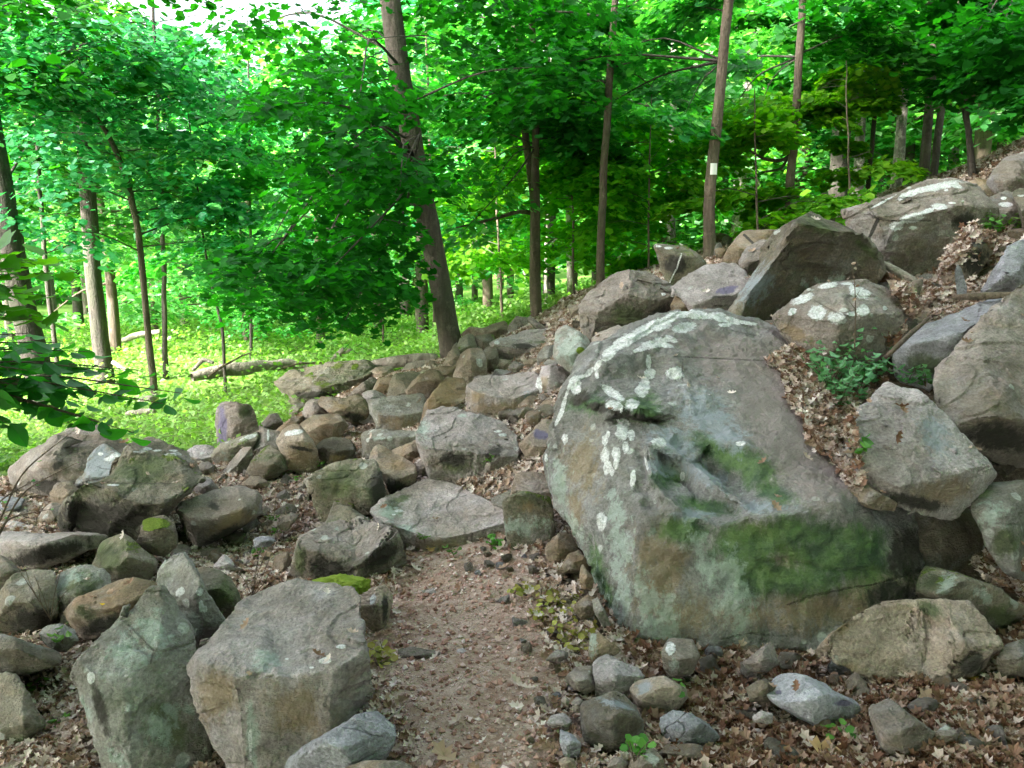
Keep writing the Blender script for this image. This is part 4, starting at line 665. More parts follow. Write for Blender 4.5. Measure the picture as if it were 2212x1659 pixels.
# ---------------------------------------------------------------- ground sheet
def ground_mats():
    m, t, b = newmat('forest_floor'); g = G(t); co = g.co
    n1 = g.noise(3, 4); n2 = g.noise(22, 5, .7); n3 = g.noise(110, 3, .7)
    c = g.mix(g.ramp(n2, .35, .65), (.07, .048, .034), (.16, .12, .09)); c = g.mix(g.ramp(n3, .5, .7, 0, .6), c, (.30, .24, .20))
    gr = g.mix(g.ramp(n2, .35, .65), (.045, .10, .012), (.14, .24, .03))
    c = g.mix(g.attr('green'), c, gr); t.links.new(c, b.inputs['Base Color']); b.inputs['Roughness'].default_value = .95
    t.links.new(g.bump(g.math('ADD', n2, g.math('MULTIPLY', n3, .5)), .8, .03), b.inputs['Normal'])
    m2, t, b = newmat('trail_dirt'); g = G(t)
    n1 = g.noise(2.2, 4); n2 = g.noise(30, 5, .7); n3 = g.noise(150, 3, .75)
    c = g.mix(g.ramp(n1, .35, .65), (.27, .17, .12), (.40, .295, .235)); c = g.mix(g.ramp(n2, .4, .7, 0, .7), c, (.56, .44, .38)); c = g.mix(g.ramp(n3, .55, .75, 0, .6), c, (.62, .56, .52)); c = g.mix(g.ramp(n3, .25, .42, .6, 0), c, (.09, .06, .045))
    v = g.vor(70, 'F1'); c = g.mix(g.ramp(v.outputs['Distance'], .12, .3, .35, 0), c, (.62, .57, .54))
    t.links.new(c, b.inputs['Base Color']); b.inputs['Roughness'].default_value = .95
    t.links.new(g.bump(g.math('ADD', g.math('ADD', n2, g.math('MULTIPLY', n3, .6)), g.math('MULTIPLY', g.ramp(v.outputs['Distance'], 0, .4, 1, 0), .6)), .9, .02), b.inputs['Normal'])
    return m, m2
MFLOOR, MTRAIL = ground_mats()
def sheet(xs, ys, fz=None):
    X, Y = np.meshgrid(xs, ys); Z = np.concatenate([H(a, b) for a, b in zip(np.array_split(X.ravel(), 40), np.array_split(Y.ravel(), 40))])
    V = np.stack([X.ravel(), Y.ravel(), Z], 1); nx, ny = len(xs), len(ys); i = np.arange(nx * ny).reshape(ny, nx)
    Q = np.stack([i[:-1, :-1].ravel(), i[:-1, 1:].ravel(), i[1:, 1:].ravel(), i[1:, :-1].ravel()], 1); return V, Q
xs = np.unique(np.concatenate([np.linspace(-120, -22, 22), np.linspace(-22, -6, 60), np.linspace(-6, 6, 270), np.linspace(6, 22, 60), np.linspace(22, 120, 22)]))
ys = np.unique(np.concatenate([np.linspace(-8, 1.2, 14), np.linspace(1.2, 10, 210), np.linspace(10, 34, 100), np.linspace(34, 130, 26)]))
V, Q = sheet(xs, ys)
def greenness(V):
    x, y = V[:, 0], V[:, 1]; n = .5 * vnoise(V * .8, 77)
    a = np.clip((y - 7.2 - .8 * np.clip(x + 2, -9, 9) + n) / .8, 0, 1) * (x < 0.6); b = np.clip((y - 11 + n) / 2.0, 0, 1) * np.where(x > 3.5, .5, 1.)
    c = np.clip((-x - 2.6 + (y - 5.2) * .55 + n) / .6, 0, 1) * (y > 5.4)
    return np.maximum(np.maximum(a, b), c)
go = mesh_np('ground', V, Q, MFLOOR, attrs=dict(green=greenness(V))); tag(go, kind='structure')
gk = (np.abs(V[:, 0]) < 8) & (V[:, 1] < 14); kq = gk[Q].all(1); QQ = Q[kq]
add_bvh(V, np.concatenate([QQ[:, [0, 1, 2]], QQ[:, [0, 2, 3]]]))
# trail: dirt sheet laid over the floor, its edge dips under the litter
TL = [(1035,2400),(850,1659),(845,1600),(795,1480),(800,1400),(850,1290),(860,1215),(930,1180),(1080,1180),(1170,1200),(1160,1290),(1220,1400),(1215,1500),(1200,1600),(1215,1659)]
tp = []
for a, b in TL[1:]:
    D = ground_depth(a, b); p = W(a, b, D); tp.append((p[0], p[1]))
tp = [(-.25, 1.2), (-.25, -.5)][::-1] + tp + [(.32, 1.2), (.35, -.5)]
tp = np.array(tp)
def inpoly(x, y, P):
    c = np.zeros(len(x), bool); d = np.full(len(x), 9.9)
    for i in range(len(P)):
        x0, y0 = P[i]; x1, y1 = P[(i + 1) % len(P)]
        k = ((y0 > y) != (y1 > y)) & (x < (x1 - x0) * (y - y0) / (y1 - y0 + 1e-12) + x0); c ^= k
        t = np.clip(((x - x0) * (x1 - x0) + (y - y0) * (y1 - y0)) / ((x1 - x0) ** 2 + (y1 - y0) ** 2 + 1e-12), 0, 1); d = np.minimum(d, np.hypot(x - x0 - t * (x1 - x0), y - y0 - t * (y1 - y0)))
    return c, d
V, Q = sheet(np.arange(-.75, .95, .011), np.arange(-.4, 4.4, .011)); ins, dist = inpoly(V[:, 0], V[:, 1], tp); sd_ = np.where(ins, dist, -dist) + .05 * fbm(V * np.array([5, 5, 0]), 3, 60)
V[:, 2] += np.clip(sd_ * .25, -.03, .016) + .004 * fbm(V * np.array([28, 28, 0]), 3, 61); keep = (sd_ > -.06)[Q].all(1)
Qk = Q[keep]; u, inv = np.unique(Qk, return_inverse=True); to = mesh_np('path', V[u], inv.reshape(Qk.shape), MTRAIL); tag(to, kind='structure')
add_bvh(V[u], np.concatenate([inv.reshape(Qk.shape)[:, [0, 1, 2]], inv.reshape(Qk.shape)[:, [0, 2, 3]]]))
# ---------------------------------------------------------------- leaves: templates and placing
def tmpl(outline, curl=.25, fold=.1):
    P = np.array(outline, float); V = np.concatenate([[[0.0, .45, 0]], np.c_[P, 0 * P[:, 0]]]); V[:, 2] = curl * ((V[:, 1] - .5) ** 2) + fold * np.abs(V[:, 0])
    n = len(P); F_ = np.array([(0, 1 + i, 1 + (i + 1) % n) for i in range(n)]); return V - [0, .5, 0], F_
OAK = tmpl([(0,0),(.10,.12),(.28,.22),(.14,.34),(.40,.50),(.17,.60),(.30,.80),(.08,.86),(0,1),(-.10,.82),(-.32,.74),(-.16,.58),(-.38,.44),(-.15,.30),(-.24,.18),(-.06,.1)], .9, .5)
OVAL = tmpl([(0,0),(.22,.2),(.30,.45),(.20,.75),(0,1),(-.20,.75),(-.30,.45),(-.22,.2)], .35, -.35)
MAPLE = tmpl([(0,0),(.30,.02),(.48,.22),(.36,.42),(.50,.72),(.22,.66),(0,1),(-.22,.66),(-.50,.72),(-.36,.42),(-.48,.22),(-.30,.02)], .25, .12)
KITE = (np.array([(0,-.5,0),(.36,-.05,.05),(.05,.5,0),(-.36,0.05,-.03)], float), np.array([[0,1,2,3]]))
HEX = (np.array([(0,-.5,0),(.42,-.25,.06),(.3,.3,.03),(0,.5,-.04),(-.38,.25,.05),(-.4,-.28,.03)], float), np.array([[0,1,2,3,4,5]]))
def inst(T, pos, nrm, size, rg, spin=None, aspect=None):
    TV, TF = T; N = len(pos); nrm = nrm / (np.linalg.norm(nrm, axis=1, keepdims=True) + 1e-9)
    a = rg.normal(size=(N, 3)) if spin is None else spin; a = a - (a * nrm).sum(1, keepdims=True) * nrm; a /= np.linalg.norm(a, axis=1, keepdims=True) + 1e-9; b = np.cross(a, nrm)
    sx = size * (aspect if aspect is not None else 1.0)
    V = pos[:, None] + b[:, None] * (TV[None, :, :1] * np.reshape(sx, (-1, 1, 1))) + a[:, None] * (TV[None, :, 1:2] * size[:, None, None]) + nrm[:, None] * (TV[None, :, 2:] * size[:, None, None])
    Fc = TF[None] + (np.arange(N) * len(TV))[:, None, None]
    return V.reshape(-1, 3), Fc.reshape(-1, TF.shape[1]), len(TV)
def leaf_obj(name, T, pos, nrm, size, mat, rg, parent=None, origin=None, spin=None, aspect=None, rnd=None):
    V, Fc, k = inst(T, pos, nrm, size, rg, spin, aspect); r = rg.random(len(pos)) if rnd is None else rnd
    return mesh_np(name, V, Fc, mat, parent, dict(rnd=np.repeat(r, k)), smooth=False, origin=origin)
def leaf_mat(name, stops, trans=.5, tcol=None, rough=.5, vary=.25, spec=.3, sat=1.0):
    m, t, b = newmat(name); g = G(t); cr = t.nodes.new('ShaderNodeValToRGB'); e = cr.color_ramp.elements
    for i, (p, c) in enumerate(stops):
        el = e[i] if i < 2 else e.new(p); el.position = p; el.color = (*c, 1)
    t.links.new(g.attr('rnd'), cr.inputs[0]); c = cr.outputs[0]
    c = g.hsv(c, g.ramp(g.rand, 0, 1, .5 - vary * .06, .5 + vary * .06, False), sat, g.ramp(g.rand, 0, 1, 1 - vary, 1 + vary, False))
    t.links.new(c, b.inputs['Base Color']); b.inputs['Roughness'].default_value = rough; b.inputs['Specular IOR Level'].default_value = spec
    if trans > 0:
        tr = t.nodes.new('ShaderNodeBsdfTranslucent'); mx = t.nodes.new('ShaderNodeMixShader'); out = t.nodes['Material Output']
        t.links.new(g.mix(1.0, c, tcol or (1.6, 2.0, .5), 'MULTIPLY'), tr.inputs[0]); mx.inputs[0].default_value = trans
        t.links.new(b.outputs[0], mx.inputs[1]); t.links.new(tr.outputs[0], mx.inputs[2]); t.links.new(mx.outputs[0], out.inputs[0])
    return m
M_LIT = leaf_mat('dead_leaves', [(0,(.12,.055,.03)),(1,(.66,.60,.57)),(.25,(.21,.125,.08)),(.5,(.32,.23,.17)),(.75,(.47,.39,.34)),(.9,(.56,.49,.45))], .12, (1.2,1,.8), .75, 0)
M_COVER = leaf_mat('meadow_leaves', [(0,(.06,.15,.03)),(1,(.38,.50,.20)),(.5,(.17,.28,.06)),(.8,(.26,.42,.17))], .5, (1.5,1.9,.6), .5, 0)
M_SPRT = leaf_mat('sprout_leaves', [(0,(.05,.14,.02)),(1,(.12,.26,.04))], .4)
M_PALEG = leaf_mat('bluish_green_leaves', [(0,(.08,.22,.08)),(1,(.16,.36,.18))], .35, (1.3,1.6,.8), .4)
M_YEL = leaf_mat('yellow_green_leaves', [(0,(.16,.20,.03)),(1,(.34,.36,.08)),(.5,(.30,.27,.07))], .4, (1.5,1.5,.6))
def bark_mat(name, c1, c2, blotch=None, sc=1.0):
    m, t, b = newmat(name); g = G(t); n = g.noise(9 * sc, 5, .7, .4, stretch=(1, 1, .18)); n2 = g.noise(30 * sc, 4, .7)
    mp = g.noise(1.3, 3); c = g.mix(g.ramp(n, .3, .7), c1, c2); c = g.mix(g.ramp(n2, .3, .7, .0, .35), c, tuple(x * .55 for x in c1)); c = g.mix(g.ramp(mp, .5, .7, 0, .4), c, (.10, .12, .07)); c = g.mix(g.ramp(g.noise(4, 5, .75), .55, .68, 0, .5), c, tuple(min(1, x * 1.45) for x in c2))
    if blotch: c = g.mix(g.ramp(g.noise(7, 4, .7), .5, .56), c, blotch)
    t.links.new(c, b.inputs['Base Color']); b.inputs['Roughness'].default_value = .9
    t.links.new(g.bump(g.math('ADD', n, g.math('MULTIPLY', n2, .4)), 1.0, .05), b.inputs['Normal']); return m
M_BARK = bark_mat('bark_grey_brown', (.075,.06,.048), (.18,.15,.125)); M_BARKD = bark_mat('bark_dark', (.05,.042,.036), (.11,.095,.08)); M_BARKP = bark_mat('bark_pale', (.24,.21,.18), (.38,.35,.31), (.52,.48,.42))
M_BARKM = bark_mat('bark_warm', (.085,.062,.045), (.19,.145,.11)); M_DEAD = bark_mat('weathered_wood', (.20,.17,.14), (.40,.36,.31)); M_STEM = bark_mat('twig_brown', (.10,.07,.045), (.20,.15,.10), None, 3)
def tube(paths, seg=8):
    """paths: list of [(x,y,z,r),...]; returns V, quads"""
    VV, QQ, off = [], [], 0; an = np.linspace(0, 2 * math.pi, seg, endpoint=False)
    for P in paths:
        P = np.array(P, float); n = len(P)
        if n < 2: continue
        d = np.gradient(P[:, :3], axis=0); d /= np.linalg.norm(d, axis=1, keepdims=True) + 1e-9
        ref = np.array([0, 1, 0.]) if abs(d[0, 1]) < .9 else np.array([1, 0, 0.]); a = np.cross(d, ref); a /= np.linalg.norm(a, axis=1, keepdims=True); b = np.cross(d, a)
        V = P[:, None, :3] + P[:, 3][:, None, None] * (np.cos(an)[None, :, None] * a[:, None] + np.sin(an)[None, :, None] * b[:, None])
        i = np.arange(n * seg).reshape(n, seg) + off; j = np.roll(i, -1, axis=1)
        QQ.append(np.stack([i[:-1].ravel(), j[:-1].ravel(), j[1:].ravel(), i[1:].ravel()], 1)); VV.append(V.reshape(-1, 3)); off += n * seg
        c = np.array([P[-1, :3]]); VV.append(c); ci = off; off += 1
        QQ.append(np.stack([i[-1], j[-1], np.full(seg, ci), np.full(seg, ci)], 1)[:, :3][:, [0, 1, 2, 2]])
    return np.concatenate(VV), np.concatenate(QQ)
def tube_obj(name, paths, mat, parent=None, seg=8, origin=None, rough=0.0):
    V, Q = tube(paths, seg)
    if rough: V = V + rough * np.stack([vnoise(V * 9, 1), vnoise(V * 9, 2), 0 * V[:, 0]], 1)
    T = np.concatenate([Q[Q[:, 2] != Q[:, 3]][:, [0, 1, 2]], Q[Q[:, 2] != Q[:, 3]][:, [0, 2, 3]], Q[Q[:, 2] == Q[:, 3]][:, :3]]); return mesh_np(name, V, T, mat, parent, origin=origin)
def curve_pts(P, n):
    P = np.array(P, float); t = np.r_[0, np.cumsum(np.linalg.norm(np.diff(P[:, :3], axis=0), axis=1))]; t /= t[-1]; s = np.linspace(0, 1, n)
    Q = np.stack([np.interp(s, t, P[:, k]) for k in range(P.shape[1])], 1)
    for _ in range(max(1, n // 6)): Q[1:-1] = (Q[:-2] + 2 * Q[1:-1] + Q[2:]) / 4
    return Q
# solid geometry for dropping things on
_V = np.concatenate(BV); _T = np.concatenate(BT); BVH = BVHTree.FromPolygons(_V.tolist(), _T.tolist())
_gs = BV[:-2]; NROCK = sum(len(t) for t in BT[:-2])
def drop(x, y, z0=12.0):
    h = BVH.ray_cast(Vector((x, y, z0)), Vector((0, 0, -1))); return h
def shoot(px, py):
    d = Vector(W(px, py, 1.0)) - Vector((0, 0, CAMZ)); return BVH.ray_cast(Vector((0, 0, CAMZ)), d.normalized())
def hsimple(x, y): return np.concatenate([H(a, b) for a, b in zip(np.array_split(np.asarray(x), 60), np.array_split(np.asarray(y), 60))])
# ---------------------------------------------------------------- loose small stones among the litter (countable, alike)
def pebble_mesh(seed, mat):
    r_ = np.random.default_rng(seed); bm = bmesh.new(); bmesh.ops.create_icosphere(bm, subdivisions=3, radius=.5); V = np.array([v.co for v in bm.verts]); T = np.array([[v.index for v in f.verts] for f in bm.faces]); bm.free()
    V *= [1, r_.uniform(.6, .95), r_.uniform(.45, .75)]
    for _ in range(15):
        n = r_.normal(size=3); n /= np.linalg.norm(n); s = V @ n; V = V - n * np.clip(s - s.max() * r_.uniform(.45, .8), 0, None)[:, None]
    V = V + vnormals(V, T) * (.03 * fbm(V * 4 + seed, 3, seed))[:, None]
    o = mesh_np('stone', V, T, rock_mat(mat)); return o
def stones(n, region, label, group, name, smin, smax, mats, rg, ongrd=True, minz=.75):
    protos = [pebble_mesh(int(rg.integers(1e6)), mats[i % len(mats)]) for i in range(6)]; k = 0; used = set(); out = []
    for _ in range(n * 12):
        if k >= n: break
        px, py = region[int(rg.integers(len(region)))]; px += rg.uniform(-55, 55); py += rg.uniform(-38, 38); h = shoot(px, py)
        if h[0] is None or h[1].z < minz or (ongrd and h[2] < NROCK): continue
        if any((h[0] - q).length < .06 for q in out): continue
        p = protos[k % 6]
        if p.name in used: p2 = p.copy(); col.objects.link(p2)
        else: p2 = p; used.add(p.name)
        s = rg.uniform(smin, smax) * (1 + .1 * h[3]); p2.scale = (s, s, s); p2.location = h[0] + Vector((0, 0, s * .12)); p2.rotation_euler = (rg.uniform(-.3, .3), rg.uniform(-.3, .3), rg.uniform(0, 6.28)); p2.name = name
        tag(p2, label, 'stone', group); out.append(h[0]); k += 1
    for p in protos:
        if p.name not in used and 'label' not in p: bpy.data.objects.remove(p)
rgs = np.random.default_rng(31)
stones(45, [(450,1060),(560,1080),(620,1150),(520,1180),(480,1240),(560,1230),(420,1120),(350,1150),(380,1200),(640,1050),(560,1000),(430,1020),(700,1010),(760,920),(820,880),(640,980),(260,1200),(160,1180),(90,1280),(130,1350)], 'small angular stone loose in the leaf litter of the scree left of the trail', 'loose small stones on the left scree', 'stone', .05, .12, ['grey','brown','pale','moss','grey','tan'], rgs)
stones(42, [(1190,1230),(1140,1270),(1230,1330),(1260,1400),(1190,1500),(1160,1380),(1230,1560),(1170,1600),(1280,1500),(1130,990),(1150,920),(1100,1200),(1060,1210),(1250,1460),(1330,1440),(1500,1440)], 'small loose stone beside the right edge of the dirt trail', 'loose small stones right of the trail', 'stone', .025, .07, ['grey','tan','brown','pale','blue','grey'], rgs)
stones(50, [(1150,880),(1060,800),(1300,740),(1900,620),(1980,600),(2040,560),(1700,520),(1600,560),(1480,640),(1320,680),(820,850),(900,820),(760,880),(680,900),(1990,520),(2100,500),(1870,650),(2150,520)], 'small angular stone filling a gap between the boulders of the upper slope', 'loose small stones of the upper slope', 'stone', .08, .2, ['grey','brown','tan','dark','grey','lichen'], rgs, minz=.5)
stones(22, [(1300,1480),(1420,1500),(1500,1420),(1600,1430),(1560,1500),(1700,1430),(1650,1560),(1800,1480),(1900,1520),(2050,1520),(2150,1480),(1350,1600),(1480,1620),(1750,1620),(1950,1620),(2100,1600)], 'grey angular stone half sunk in the dead leaves below the great boulder', 'stones half sunk in the leaves at the lower right', 'stone', .07, .15, ['grey','tan','brown','dark','blue','grey'], rgs)
# ---------------------------------------------------------------- gravel of the trail
rg = np.random.default_rng(5); n = 11000
x = rg.uniform(-.7, .9, n); y = rg.uniform(1.5, 4.3, n); ins, dist = inpoly(x, y, tp); kk = ins | (dist < .12); x, y = x[kk], y[kk]
P = []; Nn = []
for a, b in zip(x, y):
    h = drop(a, b, 1.5)
    if h[0] is not None and h[2] >= NROCK: P.append(h[0]); Nn.append(h[1])
P = np.array(P); sz = .005 + .022 * rg.random(len(P)) ** 3.2 + .0; 
OCT = (np.array([(.5,0,0),(0,.42,.05),(-.5,.05,0),(0,-.4,0),(.05,0,.38),(0,0,-.3)], float), np.array([(0,1,4),(1,2,4),(2,3,4),(3,0,4),(1,0,5),(2,1,5),(3,2,5),(0,3,5)]))
M_GRAV = leaf_mat('gravel', [(0,(.20,.11,.085)),(1,(.66,.56,.55)),(.5,(.42,.25,.20)),(.8,(.50,.37,.34))], 0, None, .9, 0)
o = leaf_obj('gravel', OCT, P + [0, 0, .003], np.array([(0, 0, 1.)] * len(P)) + rg.normal(size=(len(P), 3)) * .25, sz * 1.3, M_GRAV, rg); tag(o, 'fine pale gravel strewn over the brown dirt trail', 'gravel', kind='stuff')
# ---------------------------------------------------------------- leaf litter
rg = np.random.default_rng(6)
def litter_on(x, y, prob_rock=.006, z0=9.0):
    P, Nn = [], []
    for a, b in zip(x, y):
        h = drop(a, b, z0)
        if h[0] is None: continue
        if h[2] < NROCK and (h[1].z < .8 or rg.random() > prob_rock): continue
        P.append(h[0]); Nn.append(h[1])
    return np.array(P), np.array(Nn)
n = 115000; y = 1.35 + 9.5 * rg.random(n) ** 1.4; x = (rg.random(n) * 2 - 1) * (y * .72 + .3)
V_ = np.c_[x, y, 0 * x]; ins, dist = inpoly(x, y, tp); k = (~ins | (rg.random(n) < .012) | (ins & (dist < .07) & (rg.random(n) < .3))) & (greenness(V_) < .5) ; x, y = x[k], y[k]
P, Nn = litter_on(x, y); right = (P[:, 0] > .45) & (P[:, 1] < 3.6)
sz = np.where(right, .035 + .05 * rg.random(len(P)), .02 + .034 * rg.random(len(P)) + .004 * P[:, 1])
P = P + np.c_[0 * sz, 0 * sz, .004 + .022 * rg.random(len(P))]
rnd = np.where(right, rg.random(len(P)) ** 1.5 * .8, .12 + .88 * rg.random(len(P)) ** .75)
o = leaf_obj('leaf_litter', OAK, P, Nn + rg.normal(size=P.shape) * .45, sz, M_LIT, rg, aspect=.8, rnd=rnd); tag(o, 'brown and grey dead leaves covering the floor between the stones', 'leaf litter', kind='stuff')
n = 230000; y = 1.6 + 6.6 * rg.random(n) ** 1.05; x = -4.6 + 6.4 * rg.random(n); V_ = np.c_[x, y, 0 * x]; ins, dist = inpoly(x, y, tp); k = (~ins | (rg.random(n) < .03)) & (greenness(V_) < .5) & (np.abs(x) < y * .72 + .3) & (vnoise(V_ * 3, 8) > -.55); x, y = x[k], y[k]
z = np.concatenate([H(a, b) for a, b in zip(np.array_split(x, 60), np.array_split(y, 60))]); P = np.c_[x, y, z + .006 + .016 * rg.random(len(x))]
CHIP = (np.array([(0,-.5,0),(.25,-.12,.08),(.16,.42,.02),(-.1,.5,-.05),(-.28,.05,.06)], float), np.array([[0,1,2,3,4]]))
o = leaf_obj('leaf_fragments', CHIP, P, rg.normal(size=P.shape) * .5 + [0, 0, 1], (.012 + .02 * rg.random(len(x))) * (.75 + .09 * y), M_LIT, rg, rnd=.35 + .65 * rg.random(len(x)) ** .8); tag(o, 'pale crumbled leaf fragments filling the floor between the stones of the scree', 'leaf litter', kind='stuff')
def pile(poly, n, size, label, lift=.03, T=OAK):
    poly = np.array(poly, float); P, Nn = [], []; lo, hi = poly.min(0), poly.max(0)
    while len(P) < n:
        q = rg.uniform(lo, hi, (200, 2)); ins, _ = inpoly(q[:, 0], q[:, 1], poly)
        for a, b in q[ins]:
            h = shoot(a, b)
            if h[0] is not None and h[1].z > .35 and h[3] < 9: P.append(h[0]); Nn.append(h[1])
    P = np.array(P[:n]); Nn = np.array(Nn[:n]); P[:, 2] += rg.random(n) * lift
    o = leaf_obj('leaf_pile', T, P, Nn * .6 + [0, 0, .4] + rg.normal(size=P.shape) * .5, size * (.5 + rg.random(n)), M_LIT, rg, aspect=.8, rnd=rg.random(n) ** .8); tag(o, label, 'leaf litter', kind='stuff')
pile([(1655,785),(1700,765),(1745,760),(1850,765),(1930,770),(1860,830),(1845,900),(1845,960),(1862,1030),(1870,1060),(1830,1055),(1800,1005),(1745,965),(1735,920),(1700,870),(1690,820)], 1900, .055, 'pile of dry curled leaves in the hollow on the shoulder of the great boulder', .05)
pile([(1900,600),(1960,590),(2040,560),(2100,490),(2150,510),(2190,500),(2170,540),(2110,600),(2090,650),(2000,680),(1960,720),(1930,760),(1900,760),(1960,690),(1930,640)], 1600, .07, 'rusty dead leaves and bark crumbs caught between the upper right boulders', .08)
pile([(2095,1220),(2160,1190),(2212,1180),(2212,1300),(2150,1270)], 150, .06, 'few brown leaves lying on the algae covered boulder at the right', .02)
# ---------------------------------------------------------------- meadow cover
rg = np.random.default_rng(8); n = 120000; y = 5.6 + 26 * rg.random(n) ** 1.6; x = (rg.random(n) - .62) * 1.75 * y
k = (greenness(np.c_[x, y, 0 * x]) > .35 + .3 * rg.random(n)); x, y = x[k], y[k]; z = hsimple(x, y); cl = np.clip(.5 + .8 * vnoise(np.c_[x, y, 0 * x] * 1.3, 3), 0, 1)
pos = np.c_[x, y, z + (rg.random(len(x)) ** 1.4) * (.06 + .34 * cl)]; nr = rg.normal(size=pos.shape) * .55 + [0, 0, 1]
o = leaf_obj('ground_cover', KITE, pos, nr, (.026 + .0036 * y) * (.7 + .7 * rg.random(len(x))), M_COVER, rg, rnd=np.clip(.5 * cl + .5 * rg.random(len(x)), 0, 1)); tag(o, 'bright yellow green low plants covering the sunny clearing', 'ground cover', kind='stuff')
# ---------------------------------------------------------------- trees
rg = np.random.default_rng(12)
L_DARK = leaf_mat('maple_leaves_deep', [(0,(.008,.07,.010)),(1,(.03,.17,.02)),(.5,(.014,.105,.012))], .48, (1.3,2.1,.3), .6, .2, .12)
L_MID = leaf_mat('forest_leaves_mid', [(0,(.02,.15,.03)),(1,(.20,.42,.13)),(.5,(.035,.19,.03)),(.85,(.09,.30,.09))], .5, (1.4,2.0,.4), .42, .3, .35)
L_BRI = leaf_mat('forest_leaves_bright', [(0,(.04,.22,.06)),(1,(.40,.60,.36)),(.5,(.09,.34,.09)),(.82,(.22,.48,.26))], .55, (1.5,1.9,.5), .45, .3)  # palest stops put leaf highlights into the colour
L_COOL = leaf_mat('forest_leaves_cool', [(0,(.015,.15,.06)),(1,(.26,.52,.36)),(.5,(.03,.21,.08)),(.85,(.10,.36,.20))], .5, (1.2,1.9,.7), .35, .3, .5)
L_YG = leaf_mat('forest_leaves_yellow_green', [(0,(.05,.20,.01)),(1,(.20,.42,.03)),(.5,(.10,.31,.018))], .55, (1.6,1.9,.3), .45, .2)
L_CAN = leaf_mat('shade_canopy_leaves', [(0,(.03,.07,.02)),(1,(.06,.12,.03))], .12, (1.3,1.7,.4), .5, .2)
def spray(c, r, n, size, rg, tilt=None, thick=.17, sx=1.0):
    """flat, slightly drooping layer of leaves, as maples hold them"""
    a = rg.random(n) * 2 * math.pi; q = np.sqrt(rg.random(n)) * r; t = tilt if tilt is not None else rg.normal(size=2) * .22
    # leaves gather along a few twigs
    a = np.where(rg.random(n) < .65, np.round(a / (2 * math.pi) * 7) / 7 * 2 * math.pi + rg.normal(size=n) * .16, a)
    x = q * np.cos(a) * sx; y = q * np.sin(a); z = rg.normal(size=n) * thick * r * .6 - .18 * q * q / r + x * t[0] + y * t[1]
    P = np.c_[x, y, z] + c; N = np.c_[rg.normal(size=n) * .42 - t[0] + .25 * np.cos(a), rg.normal(size=n) * .42 - t[1] + .25 * np.sin(a), np.ones(n)]
    return P, N, size * (.45 + 1.0 * rg.random(n))
def crown_mesh(name, sprays, T, mat, rg, parent=None, origin=None):
    P = np.concatenate([s[0] for s in sprays]); N = np.concatenate([s[1] for s in sprays]); S = np.concatenate([s[2] for s in sprays])
    return leaf_obj(name, T, P, N, S, mat, rg, parent=parent, origin=origin)
def trunk_path(pix, y0, ztop, taper=.55, base_ext=.35):
    P = []
    for i, q in enumerate(pix):
        px, py, w = q[:3]; yy = y0 + (q[3] if len(q) > 3 else 0); v = (CY - py) / F; D = yy / (cp + v * sp); p = W(px, py, D); P.append((p[0], p[1], p[2], w / F * D / 2 * .92))
    P = np.array(P); d = P[0] - P[1]; d = d / abs(d[2]) * base_ext if abs(d[2]) > 1e-3 else np.array([0, 0, -base_ext, 0]); b = P[0] + d; b[3] = P[0, 3] * 1.25
    P = np.concatenate([[b], P]); e = P[-1] - P[-2]; zt = P[-1, 2]
    if ztop > zt:
        dr = e[:3] / max(e[2], 1e-3); dr = dr * .7; dr[2] = 1; m = (zt + ztop) / 2; P = np.concatenate([P, [[*(P[-1, :3] + dr * (m - zt)), P[-1, 3] * .85], [*(P[-1, :3] + dr * (ztop - zt)), P[-1, 3] * (1 - taper)]]])
    return curve_pts(P, 34)
def at_z(path, z): return np.array([np.interp(z, path[:, 2], path[:, k]) for k in range(4)])
def branches_to(path, targets, rg, r0=.012):
    out = []
    for c in targets:
        zs = np.clip(c[2] + np.linalg.norm(c[:2] - at_z(path, c[2])[:2]) * rg.uniform(-.3, .3), path[0, 2] + min(2.4, (path[-1, 2] - path[0, 2]) * .3), path[-1, 2]); s = at_z(path, zs)
        L = np.linalg.norm(c - s[:3]); m = (s[:3] + c) / 2 + np.array([0, 0, .12 * L]) + rg.normal(size=3) * .06 * L; rr = min(s[3] * .45, r0 * (.5 + .5 * L))
        B = curve_pts([[*s[:3], rr], [*m, rr * .65], [*c, rr * .25]], 9); out.append(B)
        for _ in range(3):
            i = int(rg.integers(3, 8)); e = B[i, :3] + rg.normal(size=3) * np.array([.3, .3, .12]) * max(.5, L * .3); out.append(curve_pts([[*B[i, :3], rr * .35], [*((B[i, :3] + e) / 2 + [0, 0, .04]), rr * .25], [*e, rr * .12]], 5))
    return out
TREES = []
